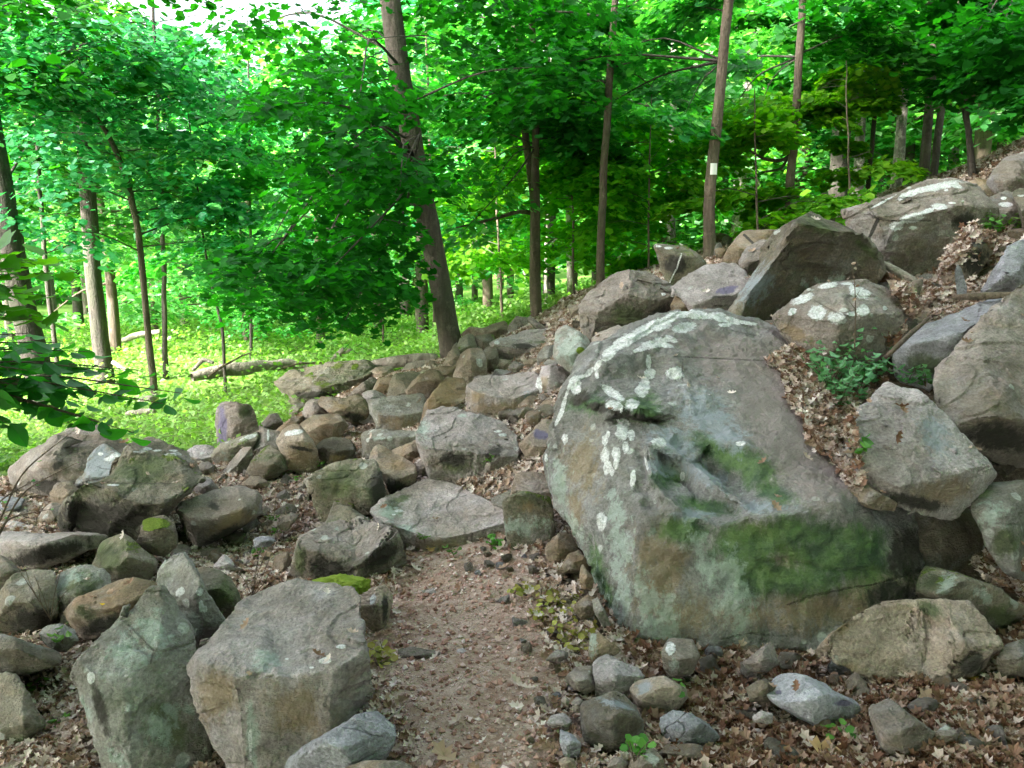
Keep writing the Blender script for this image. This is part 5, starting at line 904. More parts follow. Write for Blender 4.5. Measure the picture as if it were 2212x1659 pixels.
def tree(label, pix, y0, ztop, bark, crown=None, name='tree', group='trees of the woodland', extra=(), cat='tree', seg=12):
    """crown: dict(mat, T, sprays=[(center, r, n, size)], ...)"""
    path = trunk_path(pix, y0, ztop); base = path[0, :3].copy(); base[2] += .3
    root = empty(name, tuple(base)); tag(root, label, cat, group)
    V, Q = tube([path] + list(extra), seg); V = V + .012 * np.stack([vnoise(V * 4, 1), vnoise(V * 4, 2), 0 * V[:, 0]], 1)
    # root flare
    T = np.concatenate([Q[:, [0, 1, 2]], Q[Q[:, 2] != Q[:, 3]][:, [0, 2, 3]]]); mesh_np('trunk', V, T, bark, root, origin=base); root_sprays = []
    if crown:
        S = [spray(np.array(c, float), r, n, s, rg, **kw) for (c, r, n, s, kw) in [(*q, {}) if len(q) == 4 else q for q in crown['sprays']]]
        sel_ = crown['sprays'][::3] if len(crown['sprays']) > 40 else crown['sprays']
        for q in sel_: tube_obj('branch', branches_to(path, [np.array(q[0], float)], rg, crown.get('r0', .011)), M_BARKD, root, 5, origin=base)
        crown_mesh('crown', S, crown.get('T', HEX), crown['mat'], rg, root, base)
    TREES.append(root); return root, path
def around(path, n, z0, z1, R0, R1, r, leaves, size, az=None):
    out = []
    for i in range(n):
        z = rg.uniform(z0, z1); a = rg.uniform(0, 2 * math.pi) if az is None else R(rg.uniform(*az)); L = rg.uniform(R0, R1); p = at_z(path, z); out.append(((p[0] + L * math.cos(a), p[1] + L * math.sin(a), z + rg.uniform(-.2, .2)), r * rg.uniform(.7, 1.3), leaves, size))
    return out
def pxs(spec, leaves, size):
    """sprays of one tree listed as photo position, distance and radius"""
    out = []
    for w in spec.split():
        a = [float(q) for q in w.split(',')]; out.append((tuple(W(a[0], a[1], a[2])), a[3], int(leaves * a[3] ** 2), size))
    return out
def gz(x, y): return float(H([x], [y])[0])
# main leaning maple -------------------------------------------------------------
def jitter(polys, n, D0, D1, r0, r1, leaves, size):
    out = []; poly = np.array(polys, float); lo, hi = poly.min(0), poly.max(0)
    while len(out) < n:
        q = rg.uniform(lo, hi, (1, 2)); ins, _ = inpoly(q[:, 0], q[:, 1], poly)
        if ins[0]: r = rg.uniform(r0, r1); out.append((tuple(W(q[0, 0], q[0, 1], rg.uniform(D0, D1))), r, int(leaves * r * r), size))
    return out
sp1 = jitter([(560,230),(700,130),(800,150),(850,280),(920,400),(830,480),(830,640),(780,660),(700,640),(560,600),(520,640),(600,440),(640,330)], 56, 6.2, 8.6, .35, .62, 520, .085)
sp1 += jitter([(470,0),(790,0),(790,140),(600,230),(480,120)], 11, 6.8, 9, .4, .7, 330, .085)
sp1 += jitter([(930,-60),(1300,-40),(1200,220),(1020,330),(950,250)], 18, 7.5, 9.5, .4, .7, 420, .085)
sp1 += jitter([(540,620),(840,640),(800,700),(560,720)], 11, 7.0, 8.4, .3, .5, 480, .08)
can = [((rg.uniform(-14.5, -.6), rg.uniform(-7.5, 4.0), rg.uniform(8.5, 11)), rg.uniform(.9, 1.6), 230, .2) for _ in range(240)]; can = [c for c in can if c[0][1] < 2.6 or c[0][0] > -6]
tree('big leaning grey tree at the end of the stone wall, dark maple boughs hanging left', [(978,772,52),(955,620,50),(930,500,50),(905,400,50),(880,260,52),(862,150,50),(840,0,50)], 8.6, 11.5, M_BARK, dict(mat=L_DARK, T=MAPLE, sprays=sp1), group=None, seg=20)
def shade_canopy(label, x, y, h, r, mat_b, sprays):  # unseen tree, added for the shade its crown throws
    base = np.array([x, y, gz(x, y)]); root = empty('tree', tuple(base)); tag(root, label, 'tree', 'unseen tall trees added to shade the trail from above')
    path = curve_pts([[x, y, base[2] - .3, r * 1.2], [x + .1, y, base[2] + 2, r], [x - .1, y + .1, h * .6, r * .8], [x, y, h, r * .4]], 20); tube_obj('trunk', [path], mat_b, root, 14, origin=base)
    B = branches_to(path, [np.array(q[0]) for q in sprays], rg, .05); tube_obj('branches', B, mat_b, root, 5, origin=base)
    crown_mesh('crown', [spray(np.array(c), r_, n, s, rg) for c, r_, n, s in sprays], HEX, L_CAN, rg, root, base)
shade_canopy('unseen tall tree added behind the viewer on the left to shade the trail', -8.0, -3.0, 11.5, .2, M_BARKD, can)
shade_canopy('unseen tall tree added behind the viewer on the right to darken the rock fronts', 3.5, -4.0, 11.0, .2, M_BARKD, [((rg.uniform(-2, 8), rg.uniform(-7.5, -.8), rg.uniform(5.5, 10)), rg.uniform(.9, 1.6), 230, .2) for _ in range(120)])
# other near trees ---------------------------------------------------------------
BR = lambda a: [curve_pts([[*p, r] for p, r in zip([W(q[0], q[1], q[2]) for q in a], [q[3] for q in a])], 12)]
def near(label, pix, y0, bark, mat, n, z0, z1, R1, leaves, size, ztop=9, T=HEX, extra=(), r=.55, sprays=(), name='tree', group='slim trees between the boulders and the clearing'):
    path = trunk_path(pix, y0, ztop); zt_ = 1.9 + .27 * y0; S = around(path, n, z0, min(z1, zt_), .3, R1, r, leaves, size, az=(5, 175)) + list(sprays)
    return tree(label, pix, y0, ztop, bark, dict(mat=mat, T=T, sprays=S), name=name, group=group, extra=extra)
near('straight thick dark trunk in the left part of the clearing', [(240,900,40),(216,750,38),(195,520,36),(182,280,34),(172,0,32)], 11.5, M_BARKD, L_COOL, 16, 2.6, 7, 2.4, 330, .11, 11, r=.8)
near('slender tree with a crooked kinked stem left of centre', [(342,900,16),(325,780,16),(302,520,15),(290,440,14),(268,370,14),(258,320,12),(245,305,12),(215,255,10),(165,200,8)], 9.8, M_BARKM, L_COOL, 12, 1.8, 4.2, 2.0, 300, .10, 4.4, r=.7, sprays=pxs('130,180,9,.8 240,150,9.4,.8 60,260,9,.8 330,230,9.6,.8 180,330,9.2,.7 90,400,9,.7 400,330,9.8,.7 420,450,9.8,.6 250,60,9.2,.9 60,80,9,.9 370,130,9.6,.8 450,520,10,.6 520,470,10.3,.6 30,180,8.8,.8 300,420,10,.6 140,500,9,.6', 700, .08))
near('thin dark stem just right of the crooked tree', [(358,830,13),(356,700,12),(352,560,11),(348,400,10),(340,200,8)], 12, M_BARKD, L_MID, 12, 1.6, 5, 1.8, 260, .10, 6)
near('thin dark sapling stem before the fallen log', [(486,838,8),(482,720,8),(470,660,7),(452,600,6),(440,520,5)], 10.6, M_BARKD, L_MID, 9, .9, 3, 1.3, 240, .09, 3.2, r=.45)
near('thin straight sapling between the log and the maple boughs', [(544,785,8),(541,600,7),(540,380,6)], 13.5, M_BARKD, L_BRI, 9, 1.4, 4.6, 1.5, 260, .11, 5.2)
near('massive dark trunk at the left border', [(90,830,56),(55,690,54),(22,520,52),(-8,350,50),(-40,150,46)], 9.0, M_BARKD, L_DARK, 9, 2.4, 6, 2.2, 300, .11, 9, r=.7)
near('slim dark trunk between the massive trunk and the straight thick one', [(125,800,11),(104,640,11),(90,450,10),(78,300,9),(70,100,8)], 11, M_BARKD, L_MID, 12, 1.6, 5, 2, 280, .10, 6)
near('second slim dark trunk close to the massive one', [(60,760,14),(50,560,12),(42,470,11),(30,200,9)], 12, M_BARKD, L_MID, 10, 1.8, 6, 2, 260, .10, 7)
near('forked tree in the centre with a low limb reaching left', [(1158,700,27),(1156,600,26),(1155,480,25),(1156,420,23),(1158,330,16),(1157,230,16),(1152,100,15),(1148,0,14)], 9.8, M_BARKM, L_MID, 20, 2.3, 6, 2.2, 330, .095, 9,
     extra=BR([(1154,430,9.8,.055),(1146,380,9.7,.045),(1132,280,9.5,.040),(1122,180,9.3,.035),(1112,0,9.1,.03)]) + BR([(1152,462,9.8,.03),(1130,452,9.7,.026),(1085,468,9.5,.02),(1030,482,9.2,.015),(985,492,9.0,.008)]), sprays=pxs('1000,500,9,.5 1060,400,9,.5 960,330,8.8,.5 1080,250,9.2,.6 1000,150,9,.6 1230,120,9.3,.7 1230,300,9.6,.5 1050,60,9,.7 1260,20,9.4,.7', 480, .09), T=MAPLE)
near('slim straight tree right of the forked one', [(1296,640,20),(1300,480,19),(1306,330,18),(1318,150,17),(1330,0,16)], 9.2, M_BARKM, L_MID, 10, 2.6, 6, 2, 320, .095, 8.5, T=MAPLE)
near('grey brown trunk bearing the small white trail blaze', [(1532,585,30),(1524,540,28),(1530,430,27),(1545,300,26),(1560,150,25),(1576,0,24)], 8.5, M_BARKM, L_MID, 8, 2.7, 6, 2.2, 330, .095, 9, T=MAPLE)
near('slim trunk right of the blazed one with thin side limbs', [(1700,500,22),(1708,400,21),(1716,300,20),(1724,180,19),(1732,0,17)], 9.8, M_BARKM, L_BRI, 7, 3.0, 6, 2.2, 320, .10, 9, extra=BR([(1712,330,9.8,.028),(1690,348,9.7,.022),(1650,345,9.6,.017),(1620,325,9.5,.01)]) + BR([(1714,310,9.8,.02),(1690,365,9.7,.015),(1650,372,9.5,.01)]))
near('thin dark trunk in front of the pale blotchy ones', [(1868,470,11),(1876,380,11),(1888,280,11),(1902,150,10),(1925,0,10)], 10.5, M_BARKD, L_MID, 4, 2.8, 6, 1.8, 280, .10, 8)
near('pale blotchy trunk with a broken side limb', [(1852,420,24),(1856,330,22),(1862,230,21),(1866,130,20),(1878,0,18)], 11.6, M_BARKP, L_BRI, 6, 4, 8, 2.4, 300, .12, 10, extra=BR([(1852,335,11.6,.05),(1830,322,11.5,.04),(1800,306,11.3,.03)]), name='tree')
near('pale straight trunk with peeling bark near the lichen capped boulder', [(1932,440,25),(1942,330,24),(1952,220,24),(1960,110,23),(1968,0,22)], 11.4, M_BARKP, L_MID, 6, 4, 8, 2.4, 300, .12, 10)
near('tall grey trunk leaning slightly, left of a twin pair on the right', [(1992,420,24),(2000,320,23),(2012,180,22),(2016,60,21),(2012,0,20)], 11.0, M_BARK, L_DARK, 7, 4, 8, 2.2, 300, .11, 10)
near('thinner partner of the grey trunk, right one of the pair', [(2012,410,18),(2022,320,17),(2042,180,16),(2060,60,15),(2072,-20,14)], 11.2, M_BARK, L_DARK, 6, 4, 8, 2.2, 300, .11, 10)
near('dark twisted small tree by the top right boulders', [(2102,400,18),(2100,320,17),(2092,285,14),(2086,250,8),(2087,120,7),(2090,0,6)], 9.6, M_BARKD, L_DARK, 9, 3.2, 6, 2.4, 380, .10, 7.5, T=MAPLE, extra=BR([(2094,290,9.6,.035),(2082,240,9.5,.02),(2078,200,9.4,.012)]), r=.7)
near('tree just beyond the upper right corner with dark hanging boughs', [(2330,330,40),(2300,100,38),(2290,-100,36)], 9.0, M_BARKD, L_DARK, 8, 4, 6, 2, 320, .10, 9, T=MAPLE, sprays=jitter([(2080,-20),(2300,-40),(2300,270),(2180,240),(2110,180)], 20, 7.6, 9.5, .4, .8, 420, .095))
near('pale trunk standing behind the kite shaped stone', [(1450,560,22),(1450,440,20),(1451,350,19),(1456,240,18),(1458,60,16)], 12, M_BARKP, L_BRI, 7, 3, 7, 2.4, 300, .12, 8)
near('pale slim trunk far behind the forked tree', [(1233,680,15),(1230,560,14),(1228,400,13),(1224,150,12)], 14, M_BARKP, L_BRI, 10, 2.4, 7, 2.2, 280, .12, 7)
near('thin pale sapling right beside the forked trunk', [(1180,690,9),(1180,560,8),(1184,420,7)], 12.5, M_BARKP, L_YG, 10, 1.4, 3.6, 1.6, 300, .10, 4.2)
near('sapling stem seen left of the forked tree over the wall', [(1085,705,7),(1082,600,6),(1075,480,5)], 12, M_BARKM, L_YG, 10, 1.2, 3.6, 1.5, 300, .10, 4.0)
near('greenish thin trunk standing just left of the leaning tree', [(942,790,9),(938,680,8),(935,560,8),(930,400,7)], 12.5, M_BARKM, L_BRI, 8, 2, 5, 1.5, 260, .10, 6)
near('little bare stem in the sunny clearing behind the wall', [(829,775,6),(827,700,5),(824,640,4)], 14, M_BARKM, L_YG, 6, 1.4, 3, 1.2, 240, .10, 3.2)
near('bushy yellow green sapling behind the dark overhanging block', [(1640,560,7),(1638,500,6),(1634,420,5)], 9.2, M_BARKM, L_YG, 14, 1.6, 3.0, 1.0, 300, .085, 3.2, r=.4)
near('bushy yellow green sapling left of the lichen capped boulder', [(1838,450,6),(1836,390,5),(1832,330,4)], 9.8, M_BARKM, L_YG, 12, 2.3, 3.4, .8, 300, .085, 3.6, r=.35)
near('broad yellow green sapling in the gap between the two centre trees', [(1240,650,7),(1238,560,6),(1236,440,5)], 10.5, M_BARKM, L_YG, 18, 1.3, 3.4, 1.7, 320, .09, 3.6, r=.55)
near('low green sapling filling the view left of the blazed trunk', [(1400,600,6),(1400,520,5),(1402,420,4)], 9.6, M_BARKM, L_YG, 18, 1.3, 3.0, 1.6, 320, .09, 3.2, r=.5)
# white blaze
bp = W(1543, 368, 8.35); q = trunk_path([(1532,585,30),(1524,540,28),(1530,430,27),(1545,300,26),(1560,150,25),(1576,0,24)], 8.5, 9); c = at_z(q, float(bp[2])); bm = bmesh.new()
for k in range(7):
    a = R(-90 + (k - 3) * 9); rr = c[3] + .018
    bm.verts.new((c[0] + rr * math.cos(a), c[1] + rr * math.sin(a), c[2] - .055)); bm.verts.new((c[0] + rr * math.cos(a), c[1] + rr * math.sin(a), c[2] + .055))
bm.verts.ensure_lookup_table()
for k in range(6): bm.faces.new([bm.verts[2*k], bm.verts[2*k+2], bm.verts[2*k+3], bm.verts[2*k+1]])
me = bpy.data.meshes.new('blaze'); bm.to_mesh(me); bm.free(); mw, t_, b_ = newmat('white_paint'); b_.inputs['Base Color'].default_value = (.78,.8,.78,1); me.materials.append(mw)
ob = bpy.data.objects.new('blaze', me); col.objects.link(ob)
br_ = [r for r in TREES if 'white trail blaze' in r['label']][0]; ob.parent = br_; ob.location = -br_.location; ob['label'] = 'small white painted trail blaze'
# far trees: a few shapes, copied ---------------------------------------------------
def far_proto(kind, h, mat, bark, leaves, size, low):
    path = curve_pts([[0, 0, -.5, .16], [.05, 0, h * .3, .13], [-.1, .1, h * .6, .10], [.1, 0, h, .04]], 14); S = []
    for i in range(34):
        z = low + (h - low) * rg.random() ** .9; Rr = (1.0 - ((z - low) / (h - low + .01)) ** 2 * .6) * rg.uniform(.4, 3.1); a = rg.uniform(0, 6.28); S.append(((Rr * math.cos(a), Rr * math.sin(a), z), rg.uniform(.8, 1.5), leaves, size))
    root = empty('tree', (0, 0, 0)); tube_obj('trunk', [path] + branches_to(path, [np.array(q[0]) for q in S[::3]], rg, .03), bark, root, 6)
    crown_mesh('crown', [spray(np.array(c), r, int(n * .8), s, rg) for c, r, n, s in S], KITE, mat, rg, root); return root
protos = [far_proto(0, 8, L_BRI, M_BARKM, 190, .19, 1.0), far_proto(1, 8.5, L_COOL, M_BARK, 190, .20, 1.6), far_proto(2, 7.5, L_YG, M_BARKP, 180, .19, .6), far_proto(3, 9, L_MID, M_BARKD, 200, .20, 2.0), far_proto(4, 5, L_BRI, M_BARKM, 170, .17, .3)]
KL = ['sunlit green tree standing among others at the back of the woodland', 'cool green tree standing among others at the back of the woodland', 'pale trunked yellow green tree at the back of the woodland', 'darker green tree standing among others at the back of the woodland', 'low leafy understory tree at the back of the woodland']
def copy_tree(p, loc, rz, sc):
    r = p.copy(); col.objects.link(r); r.location = loc; r.rotation_euler = (0, 0, rz); r.scale = (sc, sc, sc)
    for c in p.children: d = c.copy(); col.objects.link(d); d.parent = r
    return r
spots = []
def far_ok(x, y, m): return all((x - a) ** 2 + (y - b) ** 2 > m * m for a, b in spots)
def scatter(n, y0, y1, u0, u1, kinds, m, s0=.8, s1=1.25):
    k = 0
    for _ in range(n * 30):
        if k >= n: break
        y = rg.uniform(y0, y1); x = rg.uniform(u0, u1) * y
        if not far_ok(x, y, m): continue
        spots.append((x, y)); i = kinds[int(rg.integers(len(kinds)))]; r = copy_tree(protos[i], (x, y, gz(x, y)), rg.uniform(0, 6.28), rg.uniform(s0, s1)); tag(r, KL[i], 'tree', 'far trees of kind %s' % KL[i].split(' ')[0]); k += 1
scatter(16, 15, 20, -.75, -.10, [1, 4, 0], 2.0, .5, .78); scatter(12, 14, 19, .02, .8, [2, 4, 3, 0], 1.9)
scatter(12, 15.5, 19, .1, .85, [4, 2, 4], 1.1, .7, 1.0); scatter(34, 20, 30, -.78, .8, [0, 1, 2, 3, 4], 2.2, .75, 1.08); scatter(40, 30, 48, -.8, .8, [0, 1, 2, 0, 4], 2.8, .85, 1.2)
for i, (x, y) in enumerate([(-9,-5),(-5.5,-7),(-2,-6),(1.5,-6.5),(5,-5.5),(8,-3.5),(9,0),(-10,-1),(7.5,-8),(-3.5,-10),(2,-10),(11,4)]):  # unseen trees added and scaled up to cut light on the stone fronts
    r = copy_tree(protos[i % 4], (x, y, gz(x, y)), i * 1.7, 1.9); tag(r, 'forest tree added behind the viewer to shade the stones, outside the picture', 'tree', 'trees added behind the viewer')
for p in protos:
    for c in list(p.children): bpy.data.objects.remove(c)
    bpy.data.objects.remove(p)
# far wood mass closing the view
n = 60000; a = rg.uniform(-1.0, 1.0, n); d = rg.uniform(52, 66, n); x = d * np.sin(a); y = d * np.cos(a); z = hsimple(x, y) + 9.5 * rg.random(n) * (.75 + .25 * np.sin(x * .5)) ; k = vnoise(np.c_[x, y, z] * .45, 9) > -.25
o = leaf_obj('far_woodland', KITE, np.c_[x, y, z][k], rg.normal(size=(k.sum(), 3)) + [0, -.3, .9], rg.uniform(.5, .9, k.sum()), L_BRI, rg, rnd=np.clip(.5 + .5 * vnoise(np.c_[x, y, z][k] * .3, 4) + .2 * rg.normal(size=k.sum()), 0, 1)); tag(o, 'bright green mass of distant woodland closing the view', 'woodland', kind='stuff')
# ---------------------------------------------------------------- logs, sticks, small plants
rg = np.random.default_rng(21)
def log(label, pl, mat=None, name='fallen_log', cat='log', seg=12, rough=.03, extra=(), group=None, n=16):
    P = [[*W(a, b, c), r] for a, b, c, r in pl]; V, Q = tube([curve_pts(P, n)] + list(extra), seg); V = V + rough * np.stack([vnoise(V * 7, 1), vnoise(V * 7, 2), vnoise(V * 7, 3)], 1)
    T = np.concatenate([Q[:, [0, 1, 2]], Q[Q[:, 2] != Q[:, 3]][:, [0, 2, 3]]]); o = mesh_np(name, V, T, mat or M_DEAD, origin=V.mean(0)); tag(o, label, cat, group); return o
log('long fallen log lying in the clearing behind the saplings', [(412,815,10.6,.05),(440,806,10.7,.09),(500,797,10.9,.085),(570,790,11.2,.08),(640,787,11.5,.07),(700,792,11.6,.06)])
log('thin bare branch leaning on the long fallen log', [(450,815,10.5,.012),(480,792,10.6,.016),(520,770,10.8,.012),(545,762,10.9,.006)], M_STEM, rough=.01, name='branch', cat='branch')
log('tangled bare branch lying right of the long fallen log', [(600,800,10.9,.01),(640,785,11,.015),(690,782,11.2,.012),(720,790,11.3,.006)], M_STEM, rough=.012, name='branch', cat='branch')
log('forked white broken limb sticking up from the clearing', [(716,778,11.6,.03),(728,768,11.6,.045),(745,752,11.5,.03)], extra=BR([(728,770,11.6,.04),(742,760,11.6,.035),(757,756,11.5,.02)]), rough=.008, name='broken_limb', cat='limb')
log('pale broken limb at the left end of the long log', [(416,800,10.4,.02),(440,776,10.5,.03),(462,784,10.5,.02)], rough=.006, name='broken_limb', cat='limb')
log('flat weathered log along the back of the low stone wall', [(800,792,8.6,.05),(850,782,8.6,.07),(900,776,8.6,.06),(945,774,8.6,.05)], rough=.012)
log('short pale log lying in the bright meadow', [(272,893,9.0,.025),(300,889,9.0,.035),(336,886,9.0,.03)], rough=.006)
log('short dark log lying beside the crooked tree', [(300,872,9.2,.04),(322,864,9.2,.05),(340,856,9.3,.03)], rough=.01)
log('short pale limb behind the straight thick trunk', [(243,782,11.0,.03),(258,792,11.0,.03),(272,800,11.0,.02)], rough=.006, name='broken_limb', cat='limb')
log('far pale log behind the crooked tree', [(262,738,17,.05),(285,726,17,.07),(300,722,17,.05),(345,716,17,.05)], rough=.02)
log('long splintered pale branch in the debris of the upper right slope', [(1900,566,5.35,.018),(1930,582,5.3,.028),(1960,598,5.25,.026),(1982,608,5.2,.016)], rough=.006, name='branch', cat='branch')
log('thin dark branch laid across the pale slab at the right', [(2058,640,4.55,.012),(2100,642,4.45,.02),(2150,640,4.4,.02),(2190,636,4.35,.012)], M_STEM, rough=.006, name='branch', cat='branch')
log('thin grey stick standing out beside the leaf pile', [(1912,772,4.1,.010),(1935,752,4.1,.013),(1965,722,4.2,.013),(2006,686,4.3,.009)], M_STEM, rough=.003, name='stick', cat='stick')
log('crumbling chunk of orange bark in the upper right debris', [(1950,664,4.9,.02),(1962,650,4.9,.05),(1975,630,4.95,.055),(1985,612,5.0,.03)], M_BARKM, rough=.03, name='bark_chunk', cat='bark', n=8)
log('thin twig lying across the near end of the trail', [(828,1562,2.55,.003),(848,1545,2.6,.004),(872,1526,2.65,.003)], M_DEAD, rough=.001, name='twig', cat='twig', seg=6)
log('long thin twig lying below the lowest step', [(850,1225,3.98,.003),(880,1222,3.98,.005),(915,1226,3.97,.003)], M_STEM, rough=.001, name='twig', cat='twig', seg=6)
# slate shard
def shard():
    O = [(2062,586),(2068,570),(2076,578),(2089,620),(2088,638),(2068,641),(2064,610)]; D = 4.95; V = [tuple(W(a, b, D)) for a, b in O] + [tuple(W(a, b, D + .05)) for a, b in O]; n = len(O)
    bm = bmesh.new(); vs = [bm.verts.new(v) for v in V]; bm.faces.new(vs[:n][::-1]); bm.faces.new(vs[n:])
    for i in range(n): bm.faces.new([vs[i], vs[(i + 1) % n], vs[n + (i + 1) % n], vs[n + i]])
    bmesh.ops.recalc_face_normals(bm, faces=bm.faces); me = bpy.data.meshes.new('shard'); bm.to_mesh(me); bm.free(); me.materials.append(rock_mat('blue')); o = bpy.data.objects.new('slate_shard', me); col.objects.link(o)
    tag(o, 'thin blue slate shard standing upright in the debris at the upper right', 'shard')
shard()
# moss cushion beside the flat topped block
def moss(label, px, py, r, D=None):
    h = shoot(px, py); c = np.array(h[0]) if D is None else W(px, py, D); bm = bmesh.new(); bmesh.ops.create_icosphere(bm, subdivisions=5, radius=1); V = np.array([v.co for v in bm.verts]); T = np.array([[v.index for v in f.verts] for f in bm.faces]); bm.free()
    V = V * (1 + .25 * fbm(V * 2.2 + px, 3, 3) + .07 * vnoise(V * 9, 4) + .06 * vnoise(V * 22, 5))[:, None] * [r * 1.3, r * .9, r * .45]; m, t, b = newmat('moss'); g = G(t); c_ = g.mix(g.noise(60, 4, .7), (.09, .15, .01), (.30, .40, .03)); t.links.new(c_, b.inputs['Base Color']); b.inputs['Roughness'].default_value = 1
    t.links.new(g.bump(g.noise(220, 3), 1.0, .01), b.inputs['Normal']); o = mesh_np('moss_cushion', V + c, T, m, origin=c); tag(o, label, 'moss')
moss('bright green moss cushion behind the flat topped block beside the trail', 735, 1268, .085, 3.3)
def plant(name, label, base, stems, T, mat, size, rg, nl=6, h=.12, spread=.1, cat='plant', group=None, up=.8, trailing=False):
    root = empty(name, tuple(base)); tag(root, label, cat, group); paths, P, N, S = [], [], [], []
    for _ in range(stems):
        a = rg.uniform(0, 6.28); e = base + np.array([math.cos(a) * spread * rg.uniform(.4, 1), math.sin(a) * spread * rg.uniform(.4, 1), h * rg.uniform(.6, 1.1)]); m = (base + e) / 2 + [0, 0, h * .15]
        C = curve_pts([[*base, .0022], [*m, .0018], [*e, .0009]], 8); paths.append(C)
        for i in range(nl):
            t = (i + 1.5) / (nl + .5); q = C[min(7, int(t * 7)), :3]; s = 1 if i % 2 else -1; dr = np.array([math.cos(a + s * 1.4), math.sin(a + s * 1.4), .1]); P.append(q + dr * size * .55); N.append([rg.normal() * .3, rg.normal() * .3 - .15, up]); S.append(size * rg.uniform(.7, 1.2))
    tube_obj('stem', paths, M_SPRT if False else M_STEM, root, 5, origin=base); leaf_obj('leaves', T, np.array(P), np.array(N), np.array(S), mat, rg, parent=root, origin=base); return root
for i, (px, py) in enumerate([(1800,800),(1830,840),(1860,800),(1812,880),(1850,870),(1790,850),(1830,790),(1880,830)]):
    h = shoot(px, py)
    if h[0] is not None: plant('seedling', 'low seedling with pale bluish oval leaves growing in the leaf pile on the great boulder', np.array(h[0]), 7, OVAL, M_PALEG, .055, rg, 9, .24, .15, 'seedling', 'seedlings in the leaf pile')
for px, py in [(1960,830),(2000,835)]:
    h = shoot(px, py); 
    if h[0] is not None: plant('seedling', 'low seedling with pale bluish oval leaves beside the perched pale boulder', np.array(h[0]), 6, OVAL, M_PALEG, .042, rg, 8, .12, .14, 'seedling', 'seedlings beside the perched boulder')
h = shoot(1850, 985); plant('seedling', 'single small leafy sprout at the left foot of the perched pale boulder', np.array(h[0]), 4, OVAL, M_SPRT, .05, rg, 3, .08, .06, 'seedling')
for px, py in [(1170,1300),(1195,1325),(1215,1350),(1230,1385),(1215,1300),(1245,1405),(1180,1340),(1255,1370),(1140,1290),(830,1420),(815,1440)]:
    h = shoot(px, py); lf = px < 900
    if h[0] is not None: plant('creeper', 'yellowing creeper tuft at the left trail edge beside the flat topped block' if lf else 'yellowing round leaved creeper trailing along the right edge of the trail', np.array(h[0]) + [0, 0, .003], 5, HEX, M_YEL, .032, rg, 4, .035, .085, 'creeper', 'creeper tufts at the left trail edge' if lf else 'creeper tufts at the right trail edge')
for px, py in [(918,1172),(980,1200),(1060,1190),(1075,1180),(1050,1000),(560,1205),(600,1160),(590,1130),(650,1045),(120,1582),(75,1495),(135,1390),(690,1010)]:
    h = shoot(px, py)
    if h[0] is not None: plant('sprout', 'tiny green sprout coming up through the litter between the stones', np.array(h[0]), 3, OVAL, M_SPRT, .035, rg, 3, .05, .04, 'sprout', 'tiny green sprouts in the litter')
for px, py in [(1455,1515),(1370,1645),(1810,1610)]:
    h = shoot(px, min(py, 1655))
    if h[0] is not None: plant('sprout', 'green ivy like sprout in the dead leaves at the lower right', np.array(h[0]), 4, HEX, M_SPRT, .034, rg, 3, .05, .06, 'sprout', 'green sprouts in the dead leaves at the lower right')
for px, py in [(2160,500),(2190,498),(2140,510)]:
    h = shoot(px, py)
    if h[0] is not None: plant('seedling', 'small green plant on the debris at the upper right edge', np.array(h[0]), 6, OVAL, M_SPRT, .06, rg, 6, .14, .18, 'seedling', 'small plants at the upper right edge')
# dry weed stalk before the lichened dome
b0 = W(1846, 752, 4.12); t0 = W(1841, 574, 4.12); root = empty('dry_weed', tuple(b0)); tag(root, 'dry brown weed stalk standing in front of the lichen dotted dome', 'weed')
C = curve_pts([[*b0, .004], [*W(1848, 680, 4.1), .003], [*W(1847, 620, 4.1), .0025], [*t0, .0015]], 16); tube_obj('stem', [C] + [curve_pts([[*C[i, :3], .002], [*(C[i, :3] + np.array([rg.uniform(-.05, .05), rg.uniform(-.03, .03), .04])), .001]], 4) for i in (5, 7, 9, 11, 13, 14, 15)], M_STEM, root, 5, origin=b0)
leaf_obj('leaves', OVAL, np.array([C[i, :3] + rg.normal(size=3) * .012 for i in (3, 6, 9, 11, 13, 14, 15, 15)]), rg.normal(size=(8, 3)), np.full(8, .025), M_LIT, rg, parent=root, origin=b0)
# dead weed in litter at left
for (x0, y0, D0, lab) in [(545, 1290, 3.6, 'bare grey weed stems behind the flat topped block'), (110, 1340, 3.1, 'bare brown weed stems beside the blocky layered stone')]:
    b0 = W(x0, y0, D0); root = empty('dry_weed', tuple(b0)); tag(root, lab, 'weed'); ps = []
    for _ in range(7): e = b0 + np.array([rg.uniform(-.12, .12), rg.uniform(-.08, .08), rg.uniform(.1, .28)]); ps.append(curve_pts([[*b0, .002], [*((b0 + e) / 2 + rg.normal(size=3) * .012), .0015], [*e, .0008]], 7))
    tube_obj('stems', ps, M_STEM, root, 5, origin=b0)
